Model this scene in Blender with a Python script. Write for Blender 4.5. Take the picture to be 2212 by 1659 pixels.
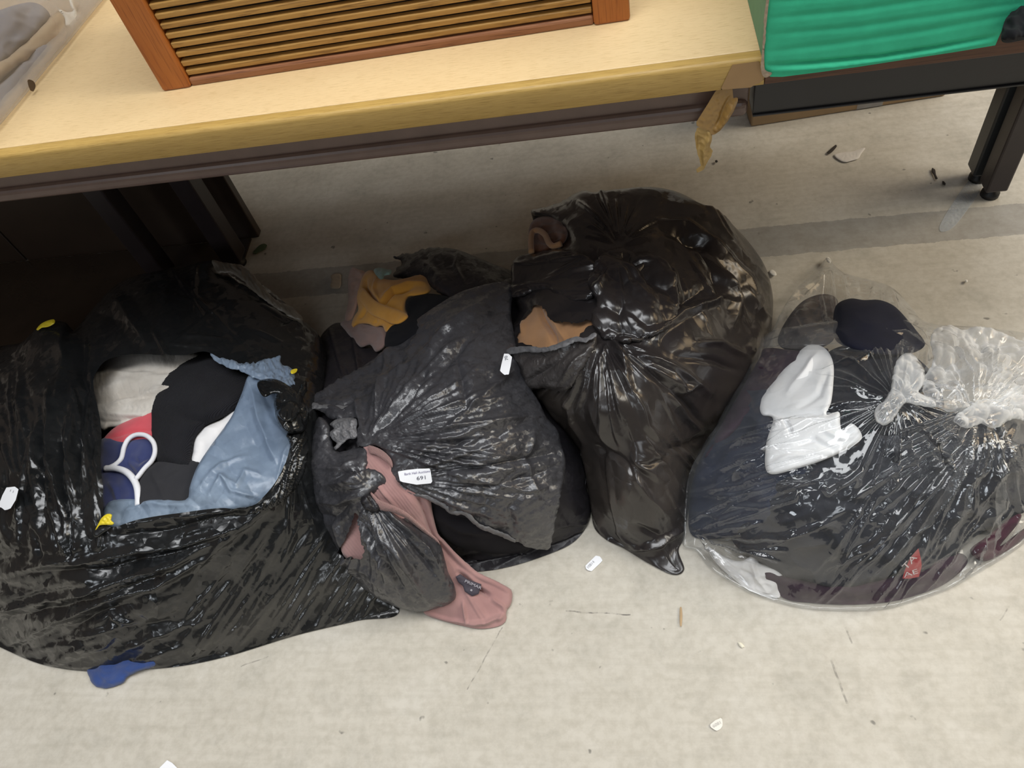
import bpy, math, random
import numpy as np
from mathutils import Matrix, Vector

for o in list(bpy.data.objects):
    bpy.data.objects.remove(o, do_unlink=True)
S = bpy.context.scene
C = S.collection
random.seed(4); rng = np.random.default_rng(4)

# ------------------------------------------------------------------ camera, world, lights, exposure
F, CX, CY, H = 1660.0, 1106.0, 829.5, 1.28
R = np.array([[0.98412999, 0.04572941, -0.17145551],
              [-0.06242056, -0.8152574, -0.57572481],
              [-0.16610792, 0.5772904, -0.79946479]])      # world -> camera (x right, y down, z forward)
cd = bpy.data.cameras.new('camera'); cam = bpy.data.objects.new('camera', cd); C.objects.link(cam)
cd.sensor_fit = 'HORIZONTAL'; cd.sensor_width = 36.0; cd.lens = F / 2212 * 36; cd.clip_start = 0.02
Rc = R.T @ np.diag([1., -1., -1.])
M4 = Matrix.Identity(4)
for i in range(3):
    for j in range(3): M4[i][j] = Rc[i, j]
M4[2][3] = H
cam.matrix_world = M4
S.camera = cam
S.view_settings.view_transform = 'Standard'; S.view_settings.look = 'None'
S.view_settings.gamma = 1.0; S.view_settings.use_curve_mapping = False
S.view_settings.exposure = 0.0

W = bpy.data.worlds.new('hall'); S.world = W; W.use_nodes = True
bg = W.node_tree.nodes['Background']; bg.inputs[0].default_value = (1.0, 0.78, 0.55, 1); bg.inputs[1].default_value = 0.03

def area(name, loc, target, sx, sy, power, col):
    l = bpy.data.lights.new(name, 'AREA'); l.shape = 'RECTANGLE'; l.size = sx; l.size_y = sy
    l.energy = power; l.color = col
    o = bpy.data.objects.new(name, l); C.objects.link(o); o.location = loc
    o.rotation_euler = (Vector(target) - Vector(loc)).to_track_quat('-Z', 'Y').to_euler()
    return o
area('roof_light', (0.3, 0.42, 4.7), (0.2, 0.6, 0), 4.6, 1.7, 190, (0.96, 0.98, 1.0))
area('roof_light', (0.2, 3.9, 4.6), (0.1, 1.5, 0), 5.0, 1.2, 90, (0.97, 0.98, 1.0))  # added rear row, gives sheen on upward-facing plastic; no such lamp is known
for ty, pw in ((2.2, 24), (-2.2, 10)):
    area('glint_strip', (0.3, ty, 4.5), (0.1, 0.6, 0), 4.4, 0.12, pw, (0.93, 0.97, 1.0))  # added thin strips that put streak glints on the plastic, not known lamps
area('window_light', (1.0, -4.0, 3.5), (0.4, 0.6, 0.1), 2.0, 0.8, 24, (0.88, 0.94, 1.0))
area('roof_light', (5.2, 1.2, 4.7), (0.6, 1.2, 0), 3.4, 2.2, 235, (1.0, 0.93, 0.80))
area('window_light', (-2.9, -2.9, 2.6), (0.3, 0.6, 0.1), 1.4, 0.8, 30, (0.86, 0.93, 1.0))
area('warm_fill', (3.0, 1.75, 1.5), (1.15, 1.25, 0.0), 1.2, 1.6, 18, (1.0, 0.74, 0.44))  # added warm fill for the floor under the tables, no doorway known there

# ------------------------------------------------------------------ geometry helpers
def D(x, y):
    x = np.asarray(x, float); y = np.asarray(y, float)
    v = np.stack([(x - CX) / F, (y - CY) / F, np.ones_like(x)], -1)
    return v @ R
CAM = np.array([0, 0, H])
def Pz(x, y, z): d = D(x, y); return CAM + d * ((z - H) / d[2])
def Py(x, y, yy): d = D(x, y); return CAM + d * (yy / d[1])
def proj(p): c = R @ (np.asarray(p, float) - CAM); return c[:2] / c[2] * F + [CX, CY]

_perm = np.random.default_rng(11).permutation(256); PERM = np.concatenate([_perm, _perm])
def perlin(x, y, seed=0):
    x = x + seed * 13.37; y = y + seed * 7.91
    xi = np.floor(x).astype(int); yi = np.floor(y).astype(int)
    xf = x - xi; yf = y - yi
    u = xf * xf * xf * (xf * (xf * 6 - 15) + 10); v = yf * yf * yf * (yf * (yf * 6 - 15) + 10)
    def g(ix, iy, dx, dy):
        a = PERM[PERM[ix & 255] + (iy & 255)] * (2 * math.pi / 256)
        return np.cos(a) * dx + np.sin(a) * dy
    n = (g(xi, yi, xf, yf) * (1 - u) + g(xi + 1, yi, xf - 1, yf) * u) * (1 - v) + \
        (g(xi, yi + 1, xf, yf - 1) * (1 - u) + g(xi + 1, yi + 1, xf - 1, yf - 1) * u) * v
    return n * 1.5
def rid(n, p=1.6): return (1 - np.clip(np.abs(n) * 1.7, 0, 1)) ** p
def sm(x, a, b):
    t = np.clip((x - a) / (b - a), 0, 1); return t * t * (3 - 2 * t)
def crumple(X, Y, s, amp, seed=0, p=1.6):
    wx = perlin(X / (s * 1.7), Y / (s * 1.7), seed + 3) * s * .5; wy = perlin(X / (s * 1.7), Y / (s * 1.7), seed + 9) * s * .5
    h = rid(perlin((X + wx) / s, (Y + wy) / s, seed), p)
    h += .5 * rid(perlin((X + wy) / s * 2.1, (Y - wx) / s * 2.1, seed + 5), p)
    h -= .6 * rid(perlin((X - wx) / s * 1.2, (Y + wy) / s * 1.2, seed + 7), p)
    return amp * h
def radial(X, Y, gx, gy, k, amp, L, seed=0, r0=25, p=1.4):
    r0 = r0 * 2.6; amp = amp * 1.35; k = k * .62
    a = np.arctan2(Y - gy, X - gx); r = np.hypot(X - gx, Y - gy)
    a = a + .25 * perlin(X / 90, Y / 90, seed + 2) * np.clip(r / 80, 0, 1)
    n = perlin(np.cos(a) * k + r * .004, np.sin(a) * k - r * .003, seed)
    n2 = perlin(np.cos(a) * k * 2.3 + r * .004, np.sin(a) * k * 2.3, seed + 4)
    return amp * (rid(n, p) + .45 * rid(n2, p) - .5) * np.exp(-r / L) * (r / (r + r0))
def grain(X, Y, ang, la, lc, amp, seed=0, p=1.5, warp=.35):
    c, s = math.cos(math.radians(ang)), math.sin(math.radians(ang))
    u = X * c + Y * s; v = -X * s + Y * c
    v = v + perlin(u / la * 1.3, v / (lc * 4), seed + 6) * lc * 2 * warp
    return amp * (rid(perlin(u / la, v / lc, seed), p) + .5 * rid(perlin(u / la * 1.7, v / lc * 2.2, seed + 1), p) - .4)
def pl_dist(X, Y, pts):
    pts = np.asarray(pts, float); d = np.full(X.shape, 1e9); tt = np.zeros(X.shape); n = len(pts) - 1
    for i in range(n):
        a, b = pts[i], pts[i + 1]; v = b - a; L2 = max(v @ v, 1e-9)
        t = np.clip(((X - a[0]) * v[0] + (Y - a[1]) * v[1]) / L2, 0, 1)
        dd = np.hypot(X - a[0] - t * v[0], Y - a[1] - t * v[1])
        m = dd < d; d = np.where(m, dd, d); tt = np.where(m, (i + t) / n, tt)
    return d, tt
def stroke(X, Y, pts, w, amp, sharp=True, taper=True, warp=2.5):
    Xw = X + warp * perlin(X / 40, Y / 40, 2); Yw = Y + warp * perlin(X / 40, Y / 40, 8)
    d, t = pl_dist(Xw, Yw, pts)
    h = np.clip(1 - d / w, 0, 1) ** 1.4 if sharp else np.exp(-(d / w) ** 2 * 2)
    if taper: h = h * np.clip(np.sin(math.pi * np.clip(t, .02, .98)), 0, 1) ** .5
    return amp * h
def facets(X, Y, s, amp, ang=0, an=1.0, seed=0, q=1.1):
    c, sn = math.cos(math.radians(ang)), math.sin(math.radians(ang))
    wx = .25 * s * perlin(X / (s * 2), Y / (s * 2), seed + 1); wy = .25 * s * perlin(X / (s * 2), Y / (s * 2), seed + 2)
    u = ((X + wx) * c + (Y + wy) * sn) / (s * an); v = (-(X + wx) * sn + (Y + wy) * c) / s
    iu = np.floor(u).astype(int); iv = np.floor(v).astype(int); best = np.full(X.shape, -9.)
    hsh = lambda a, b, k: PERM[(PERM[(PERM[(a + seed * 31) & 255] + b) & 255] + k) & 255] / 255.
    for di in (-1, 0, 1):
        for dj in (-1, 0, 1):
            a, b = iu + di, iv + dj
            du = u - (a + hsh(a, b, 1)); dv = v - (b + hsh(a, b, 2))
            h = .5 * hsh(a, b, 3) + (hsh(a, b, 4) * 2 - 1) * .9 * du + (hsh(a, b, 5) * 2 - 1) * .9 * dv - q * (du * du + dv * dv)
            best = np.maximum(best, h)
    return amp * best
def _ridge(t, p, w, amp, asym):
    p = p * asym
    return amp * np.clip(np.where(p > 0, 1 - p / w, 1 + p / (w * .5)), 0, 1)
def fan(X, Y, g, n, a0, a1, r1, L0, L1, w, amp, seed=0):
    rg = np.random.default_rng(seed); h = np.zeros(X.shape); dx = X - g[0]; dy = Y - g[1]
    for k in range(n):
        a = math.radians(a0 + (a1 - a0) * (k + rg.uniform(0, .9)) / n); L = rg.uniform(L0, L1); ww = w * rg.uniform(.5, 1.4); A = amp * rg.uniform(.4, 1.3); cv = rg.normal(0, .05)
        t = dx * math.cos(a) + dy * math.sin(a); p = -dx * math.sin(a) + dy * math.cos(a) + cv * t * t / L
        m = (t > 0) & (t < L)
        wt = ww * (.3 + .7 * np.clip(t / 110, 0, 1.6)); env = sm(t, r1 * .3, r1 + 18) * (1 - sm(t, .4 * L, L))
        h = np.maximum(h, np.where(m, _ridge(t, p, wt, A * np.clip(wt / ww, .4, 1.2), rg.choice([-1, 1])) * env, 0))
    return h
def lines(X, Y, n, bx, ang, da, L0, L1, w, amp, seed=0, curv=0):
    rg = np.random.default_rng(seed); h = np.zeros(X.shape)
    for k in range(n):
        x0 = rg.uniform(bx[0], bx[2]); y0 = rg.uniform(bx[1], bx[3]); a = math.radians(ang + rg.normal(0, da)); L = rg.uniform(L0, L1); ww = w * rg.uniform(.5, 1.5)
        dx = X - x0; dy = Y - y0; t = dx * math.cos(a) + dy * math.sin(a) + L / 2; p = -dx * math.sin(a) + dy * math.cos(a) + (curv + rg.normal(0, .04)) * (t - L / 2) ** 2 / L
        env = np.clip(np.sin(math.pi * np.clip(t / L, 0, 1)), 0, 1) ** .6
        h = np.maximum(h, _ridge(t, p, ww, amp * rg.uniform(.4, 1.3), rg.choice([-1, 1])) * env)
    return h
def soft(X, Y, s, amp, seed=0): return amp * (perlin(X / s, Y / s, seed) + .5 * perlin(X / s * 2.1, Y / s * 2.1, seed + 3))
def strokes(X, Y, L):
    h = 0
    for s in L: h = h + stroke(X, Y, *s)
    return h

def crv(pts, closed=True, sp=4.0, smooth=True):
    P = np.asarray([p[:2] for p in pts], float); n = len(P); out = []
    for i in range(n if closed else n - 1):
        p1, p2 = P[i], P[(i + 1) % n]
        p0 = P[(i - 1) % n] if closed or i > 0 else p1
        p3 = P[(i + 2) % n] if closed or i + 2 < n else p2
        m = max(1, int(np.hypot(*(p2 - p1)) / sp))
        t = (np.arange(m) / m)[:, None]
        if smooth:
            q = .5 * (2 * p1 + (p2 - p0) * t + (2 * p0 - 5 * p1 + 4 * p2 - p3) * t ** 2 + (3 * p1 - p0 - 3 * p2 + p3) * t ** 3)
        else: q = p1 + (p2 - p1) * t
        out.append(q)
    if not closed: out.append(P[-1:])
    return np.concatenate(out)

class Surf:                                   # smooth depth surface through points given as (px, py, height z)
    def __init__(s, pts, reg=1e-4):
        P = np.array(pts, float); s.p = P[:, :2] / 300.0
        d = D(P[:, 0], P[:, 1]); t = (P[:, 2] - H) / d[:, 2]
        n = len(P); r = np.hypot(*(s.p[:, None] - s.p[None]).transpose(2, 0, 1))
        K = np.where(r > 0, r * r * np.log(r + 1e-12), 0) + np.eye(n) * reg
        A = np.zeros((n + 3, n + 3)); A[:n, :n] = K; A[:n, n] = 1; A[:n, n + 1:] = s.p; A[n, :n] = 1; A[n + 1:, :n] = s.p.T
        s.w = np.linalg.solve(A, np.concatenate([t, [0, 0, 0]]))
    def t(s, X, Y):
        x = np.asarray(X, float) / 300; y = np.asarray(Y, float) / 300; n = len(s.p)
        o = s.w[n] + s.w[n + 1] * x + s.w[n + 2] * y
        for i in range(n):
            r2 = (x - s.p[i, 0]) ** 2 + (y - s.p[i, 1]) ** 2
            o = o + s.w[i] * .5 * r2 * np.log(r2 + 1e-12)
        return o
class PlaneY:
    def __init__(s, y): s.y = y
    def t(s, X, Y): return s.y / D(X, Y)[..., 1]
class PlaneZ:
    def __init__(s, z): s.z = z
    def t(s, X, Y): return (s.z - H) / D(X, Y)[..., 2]
class Plane:
    def __init__(s, o, n): s.o = np.asarray(o, float); s.n = np.asarray(n, float)
    def t(s, X, Y): return ((s.o - CAM) @ s.n) / (D(X, Y) @ s.n)

def inside(X, Y, poly):
    c = np.zeros(X.shape, bool); n = len(poly)
    for i in range(n):
        x1, y1 = poly[i]; x2, y2 = poly[(i + 1) % n]
        if y1 == y2: continue
        c ^= ((y1 > Y) != (y2 > Y)) & (X < (x2 - x1) * (Y - y1) / (y2 - y1) + x1)
    return c
def nearest(X, Y, poly):
    bd = np.full(X.shape, 1e9); bx = np.zeros(X.shape); by = np.zeros(X.shape); n = len(poly)
    for i in range(n):
        a = poly[i]; v = poly[(i + 1) % n] - a; L2 = max(v @ v, 1e-9)
        t = np.clip(((X - a[0]) * v[0] + (Y - a[1]) * v[1]) / L2, 0, 1)
        qx = a[0] + t * v[0]; qy = a[1] + t * v[1]
        d = (X - qx) ** 2 + (Y - qy) ** 2; m = d < bd
        bd[m] = d[m]; bx[m] = qx[m]; by[m] = qy[m]
    return np.sqrt(bd), bx, by

def link(name, me, mat, parent=None, base=None, smooth=True):
    o = bpy.data.objects.new(name, me); C.objects.link(o)
    if mat: me.materials.append(mat)
    if smooth: me.polygons.foreach_set('use_smooth', [True] * len(me.polygons))
    if parent: o.parent = parent
    return o
def mesh_np(name, V, Fq):
    me = bpy.data.meshes.new(name); nv = len(V); nf = len(Fq)
    me.vertices.add(nv); me.vertices.foreach_set('co', np.ascontiguousarray(V, np.float32).ravel())
    k = Fq.shape[1]
    me.loops.add(nf * k); me.loops.foreach_set('vertex_index', np.ascontiguousarray(Fq, np.int32).ravel())
    me.polygons.add(nf); me.polygons.foreach_set('loop_start', np.arange(nf, dtype=np.int32) * k)
    me.update(calc_edges=True); me.validate()
    return me

def sheet(name, mat, poly, surf, step=3.0, dt=0.0, bulge=0.0, bw=40, holes=(), wr=None, back=.0015, bback=60,
          parent=None, rag=0, ragf=None, smooth=True, fade=8, zmin=.003, ragh=0, thinf=None, drop=False):
    q = crv(poly, True, 4, smooth)
    if rag:
        s = np.cumsum(np.hypot(*(np.roll(q, -1, 0) - q).T))
        nx = np.roll(q, -1, 0) - np.roll(q, 1, 0); nx = np.stack([-nx[:, 1], nx[:, 0]], 1); nx /= np.linalg.norm(nx, axis=1)[:, None] + 1e-9
        amp = rag * (perlin(s / 11, s * 0 + .5, 1) + .7 * perlin(s / 4.7, s * 0 + .5, 4))
        if ragf is not None: amp = amp * ragf(q[:, 0], q[:, 1])
        q = q + nx * amp[:, None]
    hq = []
    for h in holes:
        hp = crv(h, True, 4, smooth)
        if ragh: hp = hp + ragh * np.stack([perlin(hp[:, 0] / 7, hp[:, 1] / 7, 3), perlin(hp[:, 0] / 7, hp[:, 1] / 7, 8)], 1)
        hq.append(hp)
    x0, y0 = q.min(0) - step * 1.5; x1, y1 = q.max(0) + step * 1.5
    gx = np.arange(x0, x1 + step, step); gy = np.arange(y0, y1 + step, step)
    X, Y = np.meshgrid(gx, gy)
    cxx = .25 * (X[1:, 1:] + X[:-1, 1:] + X[1:, :-1] + X[:-1, :-1]); cyy = .25 * (Y[1:, 1:] + Y[:-1, 1:] + Y[1:, :-1] + Y[:-1, :-1])
    mo = inside(cxx, cyy, q); mf = mo.copy()
    for h in hq: mf &= ~inside(cxx, cyy, h)
    def bnd(m):
        cnt = np.zeros(X.shape, int)
        for a in (0, 1):
            for b in (0, 1): cnt[a:a + m.shape[0], b:b + m.shape[1]] += m
        return cnt
    co = bnd(mo); cf = bnd(mf)
    qc = q[::2] if len(q) > 260 and not rag else q
    d, nx_, ny_ = nearest(X, Y, qc)
    bo = (co > 0) & (co < 4)
    X2 = np.where(bo, nx_, X); Y2 = np.where(bo, ny_, Y); d = np.where(bo, 0, d)
    Xf, Yf = X2.copy(), Y2.copy()
    df = d
    if hq:
        bh = (cf > 0) & (cf < 4) & ~bo
        for h in hq:
            dh, hx, hy = nearest(X, Y, h); m = bh & (dh < step * 1.6)
            Xf = np.where(m, hx, Xf); Yf = np.where(m, hy, Yf)
    tf = surf.t(Xf, Yf) + dt
    prof = np.sqrt(np.clip(1 - (1 - np.clip(df / bw, 0, 1)) ** 2, 0, 1))
    dd = D(Xf, Yf)
    tfl = (H - zmin) / np.maximum(-dd[..., 2], 1e-6)
    t = tf + (1 - prof) * np.minimum(bulge, np.maximum(.95 * (tfl - tf), 0)) if bulge > 0 else tf
    t = np.minimum(t, tfl)
    Pp = CAM + dd * t[..., None]
    if wr is not None:
        g0 = np.gradient(Pp, axis=0); g1 = np.gradient(Pp, axis=1)
        N = np.cross(g0, g1); N /= np.linalg.norm(N, axis=-1, keepdims=True) + 1e-12
        sgn = np.sign(-(N * dd).sum(-1, keepdims=True)); N = N * np.where(sgn == 0, 1, sgn)
        h = wr(Xf, Yf) * np.clip(df / fade, 0, 1)
        Pp = Pp + N * h[..., None]
        Pp[..., 2] = np.maximum(Pp[..., 2], zmin)
    idx = np.full(X.shape, -1); used = cf > 0; idx[used] = np.arange(used.sum())
    V = [Pp[used]]; A = idx[:-1, :-1][mf]; B = idx[:-1, 1:][mf]; Cc = idx[1:, 1:][mf]; Dd = idx[1:, :-1][mf]
    Fq = [np.stack([A, Dd, Cc, B], 1)]
    if back:
        d2 = D(X2, Y2)
        thin = back < .006
        if thin: Pb = Pp + dd * (back / np.linalg.norm(dd, axis=-1))[..., None] * np.clip(d / 3, 0, 1)[..., None]; m2 = mf; u2 = used
        else:
            pb = np.sqrt(np.clip(1 - (1 - np.clip(d / bback, 0, 1)) ** 2, 0, 1))
            tb = surf.t(X2, Y2) + dt + bulge + back * pb
            tb = np.minimum(tb, (H - zmin * .35) / np.maximum(-d2[..., 2], 1e-6))
            Pb = CAM + d2 * tb[..., None]
            if drop:                            # a sack that rests on the floor: its far side falls straight down
                t0 = surf.t(X2, Y2) + dt; f0 = (H - zmin) / np.maximum(-d2[..., 2], 1e-6)
                t0 = np.minimum(t0 + (1 - pb) * np.minimum(bulge, np.maximum(.95 * (f0 - t0), 0)), f0)
                Pb = CAM + d2 * t0[..., None]; pd = np.clip(d / bback, 0, 1) ** .6
                Pb[..., 2] = Pb[..., 2] * (1 - pd) + zmin * .35 * pd
            m2 = mo; u2 = co > 0
        id2 = np.full(X.shape, -1); id2[u2] = np.arange(u2.sum()) + used.sum()
        V.append(Pb[u2]); a = id2[:-1, :-1][m2]; b = id2[:-1, 1:][m2]; c = id2[1:, 1:][m2]; e = id2[1:, :-1][m2]
        Fq.append(np.stack([a, b, c, e], 1))
    V = np.concatenate(V); Fq = np.concatenate(Fq)
    base = np.array(parent.location) if parent else np.array([V[:, 0].mean(), V[:, 1].mean(), V[:, 2].min()])
    me = mesh_np(name, V - base, Fq)
    if thinf is not None:                      # how far the film is stretched (thin film is paler)
        at = me.attributes.new('stretch', 'FLOAT', 'POINT'); tv = np.zeros(len(V), np.float32); q_ = thinf(Xf, Yf)[used]; tv[:len(q_)] = np.clip(q_, 0, 1); at.data.foreach_set('value', tv)
    o = link(name, me, mat, parent)
    if not parent: o.location = base
    return o

def tube(name, mat, pts, surf, r, dt=0, parent=None, seg=10, closed=False, taper=False):
    q = crv(pts, closed, 5)
    t = surf.t(q[:, 0], q[:, 1]) + dt; P = CAM + D(q[:, 0], q[:, 1]) * t[:, None]
    return tube3(name, mat, P, r, parent, seg, taper)
def tube3(name, mat, P, r, parent=None, seg=10, taper=False, flat=1.0, up=(0, 0, 1)):
    P = np.asarray(P, float); n = len(P)
    T = np.gradient(P, axis=0); T /= np.linalg.norm(T, axis=1)[:, None] + 1e-12
    A = np.cross(T, np.asarray(up, float)); A /= np.linalg.norm(A, axis=1)[:, None] + 1e-9
    B = np.cross(T, A); V = []
    rr = np.full(n, r)
    if taper: rr = r * np.clip(np.sin(np.linspace(.12, math.pi - .12, n)), .1, 1)
    for k in range(seg):
        a = 2 * math.pi * k / seg
        V.append(P + (A * math.cos(a) + B * math.sin(a) * flat) * rr[:, None])
    V = np.stack(V, 1).reshape(-1, 3); Fq = []
    for i in range(n - 1):
        for k in range(seg):
            k2 = (k + 1) % seg; Fq.append((i * seg + k, i * seg + k2, (i + 1) * seg + k2, (i + 1) * seg + k))
    c0 = len(V); V = np.concatenate([V, P[:1], P[-1:]])
    for k in range(seg):
        k2 = (k + 1) % seg; Fq.append((c0, k2, k, k)); Fq.append((c0 + 1, (n - 1) * seg + k, (n - 1) * seg + k2, (n - 1) * seg + k2))
    base = np.array(parent.location) if parent else P.mean(0)
    me = bpy.data.meshes.new(name); me.from_pydata((V - base).tolist(), [], [tuple(dict.fromkeys(f)) for f in Fq]); me.update()
    o = link(name, me, mat, parent)
    if not parent: o.location = base
    return o

def box_mesh(name, fr, lo, hi, mat, parent=None, bev=.002, seg=2, org=None):
    """box in the frame fr = (origin, ax, ay, az); lo/hi in that frame"""
    import bmesh
    bm = bmesh.new(); O, ax, ay, az = [np.asarray(v, float) for v in fr]
    vs = [bm.verts.new((x, y, z)) for x in (lo[0], hi[0]) for y in (lo[1], hi[1]) for z in (lo[2], hi[2])]
    for f in ((0, 1, 3, 2), (4, 6, 7, 5), (0, 4, 5, 1), (2, 3, 7, 6), (0, 2, 6, 4), (1, 5, 7, 3)): bm.faces.new([vs[i] for i in f])
    if bev: bmesh.ops.bevel(bm, geom=bm.edges[:], offset=bev, segments=seg, affect='EDGES', profile=.5)
    bmesh.ops.recalc_face_normals(bm, faces=bm.faces[:])
    base = np.array(parent.location) if parent else O + ax * (lo[0] + hi[0]) / 2 + ay * (lo[1] + hi[1]) / 2 + az * lo[2]
    for v in bm.verts:
        p = O + ax * v.co.x + ay * v.co.y + az * v.co.z - base; v.co = Vector(p)
    me = bpy.data.meshes.new(name); bm.to_mesh(me); bm.free()
    o = link(name, me, mat, parent, smooth=False)
    if not parent: o.location = base
    return o
WF = ((0, 0, 0), (1, 0, 0), (0, 1, 0), (0, 0, 1))

def text_on(name, s, p0, p1, hpx, surf, dt, mat, parent):
    cu = bpy.data.curves.new(name, 'FONT'); cu.body = s; cu.resolution_u = 3
    tmp = bpy.data.objects.new(name + '_tmp', cu); C.objects.link(tmp)
    bpy.context.view_layer.update()
    me = bpy.data.meshes.new_from_object(tmp.evaluated_get(bpy.context.evaluated_depsgraph_get()))
    bpy.data.objects.remove(tmp); bpy.data.curves.remove(cu)
    V = np.array([v.co for v in me.vertices]); lo = V.min(0); hi = V.max(0)
    u = (V[:, 0] - lo[0]) / (hi[0] - lo[0]); v = (V[:, 1] - lo[1]) / (hi[1] - lo[1])
    p0 = np.array(p0, float); p1 = np.array(p1, float); e = p1 - p0; nrm = np.array([e[1], -e[0]]) / np.hypot(*e)
    q = p0 + u[:, None] * e + v[:, None] * nrm * hpx
    t = surf.t(q[:, 0], q[:, 1]) + dt; P = CAM + D(q[:, 0], q[:, 1]) * t[:, None] - np.array(parent_world(parent))
    me.vertices.foreach_set('co', P.astype(np.float32).ravel()); me.update(); me.name = name
    return link(name, me, mat, parent, smooth=False)
def parent_world(p):
    v = Vector((0, 0, 0))
    while p: v = v + p.location; p = p.parent
    return v

def thing(name, label, cat, loc=(0, 0, 0), group=None):
    o = bpy.data.objects.new(name, None); C.objects.link(o); o.location = [float(c) for c in loc]; o.empty_display_size = .05
    return tag(o, label, cat, group)
def tag(o, label, cat, group=None):
    o['label'] = label; o['category'] = cat
    if group: o['group'] = group
    return o

# ------------------------------------------------------------------ materials
def mat_new(name):
    m = bpy.data.materials.new(name); m.use_nodes = True
    nt = m.node_tree; b = nt.nodes['Principled BSDF']; return m, nt, b
def nd(nt, t, **kw):
    n = nt.nodes.new(t)
    for k, v in kw.items():
        if k == 'ins':
            for i, val in v.items(): n.inputs[i].default_value = val
        else: setattr(n, k, v)
    return n
def coords(nt, sc=(1, 1, 1)):
    tc = nd(nt, 'ShaderNodeTexCoord'); mp = nd(nt, 'ShaderNodeMapping'); mp.inputs['Scale'].default_value = sc
    nt.links.new(tc.outputs['Object'], mp.inputs['Vector']); return mp.outputs[0]
def noise(nt, vec, scale, detail=3, rough=.5, dist=0, typ=None):
    n = nd(nt, 'ShaderNodeTexNoise')
    if typ: n.noise_type = typ
    n.inputs['Scale'].default_value = scale; n.inputs['Detail'].default_value = detail; n.inputs['Roughness'].default_value = rough; n.inputs['Distortion'].default_value = dist
    nt.links.new(vec, n.inputs['Vector']); return n.outputs[0]
def ramp(nt, fac, stops):
    r = nd(nt, 'ShaderNodeValToRGB'); e = r.color_ramp.elements
    while len(e) < len(stops): e.new(.5)
    for k, (p, c) in enumerate(stops): e[k].position = p; e[k].color = (*c, 1) if len(c) == 3 else c
    nt.links.new(fac, r.inputs[0]); return r.outputs[0]
def mixc(nt, fac, a, b, mode='MIX'):
    m = nd(nt, 'ShaderNodeMix'); m.data_type = 'RGBA'; m.blend_type = mode
    for s, v in ((m.inputs[0], fac), (m.inputs[6], a), (m.inputs[7], b)):
        if isinstance(v, (int, float)): s.default_value = v
        elif isinstance(v, tuple): s.default_value = (*v, 1) if len(v) == 3 else v
        else: nt.links.new(v, s)
    return m.outputs[2]
def math_(nt, op, a, b=None, clamp=False):
    m = nd(nt, 'ShaderNodeMath'); m.operation = op; m.use_clamp = clamp
    for s, v in ((m.inputs[0], a), (m.inputs[1], b)):
        if v is None: continue
        if isinstance(v, (int, float)): s.default_value = v
        else: nt.links.new(v, s)
    return m.outputs[0]
def bump(nt, h, strength, dist=.001, normal=None):
    b = nd(nt, 'ShaderNodeBump'); b.inputs['Strength'].default_value = strength; b.inputs['Distance'].default_value = dist
    nt.links.new(h, b.inputs['Height'])
    if normal: nt.links.new(normal, b.inputs['Normal'])
    return b.outputs[0]

def crinkle(nt, v, sc, k, nrm):
    """flat little facets of crumpled film: every cell tips the surface a few degrees"""
    def vm(op, a, b=None):
        m = nd(nt, 'ShaderNodeVectorMath'); m.operation = op
        for s_, x in ((m.inputs[0], a), (m.inputs[1], b)):
            if x is None: continue
            if isinstance(x, tuple): s_.default_value = x
            else: nt.links.new(x, s_)
        return m.outputs[0]
    nz = nd(nt, 'ShaderNodeTexNoise'); nz.inputs['Scale'].default_value = sc * .5; nz.inputs['Detail'].default_value = 2; nt.links.new(v, nz.inputs['Vector'])
    vd = vm('ADD', v, vm('MULTIPLY', vm('SUBTRACT', nz.outputs['Color'], (.5, .5, .5)), (1.4 / sc,) * 3))
    for s1, k1 in ((sc, k), (sc * 2.7, k * .6)):
        vo = nd(nt, 'ShaderNodeTexVoronoi'); vo.inputs['Scale'].default_value = s1; nt.links.new(vd, vo.inputs['Vector'])
        nrm = vm('NORMALIZE', vm('ADD', nrm, vm('MULTIPLY', vm('SUBTRACT', vo.outputs['Color'], (.5, .5, .5)), (k1,) * 3)))
    return nrm
def plastic(name, col, col2, rough, b1=.5, sc=70, d1=.0012, spec=.5, vscale=4, thin=None, cr=(50, .22)):
    m, nt, b = mat_new(name); v = coords(nt)
    f = noise(nt, v, vscale, 4, .6, .6)
    cc = ramp(nt, f, [(.38, col), (.68, col2)])
    if thin:
        at = nd(nt, 'ShaderNodeAttribute'); at.attribute_name = 'stretch'; cc = mixc(nt, at.outputs['Fac'], cc, thin)
    nt.links.new(cc, b.inputs['Base Color'])
    b.inputs['Roughness'].default_value = rough; b.inputs['Specular IOR Level'].default_value = spec
    h1 = noise(nt, v, sc, 3, .55, .8, 'RIDGED_MULTIFRACTAL')
    n1 = bump(nt, h1, b1, d1)
    n2 = bump(nt, noise(nt, v, sc * 3.5, 2, .5, .4), b1 * .5, d1 * .35, n1)
    nt.links.new(crinkle(nt, v, *cr, n2), b.inputs['Normal']); return m
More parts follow.
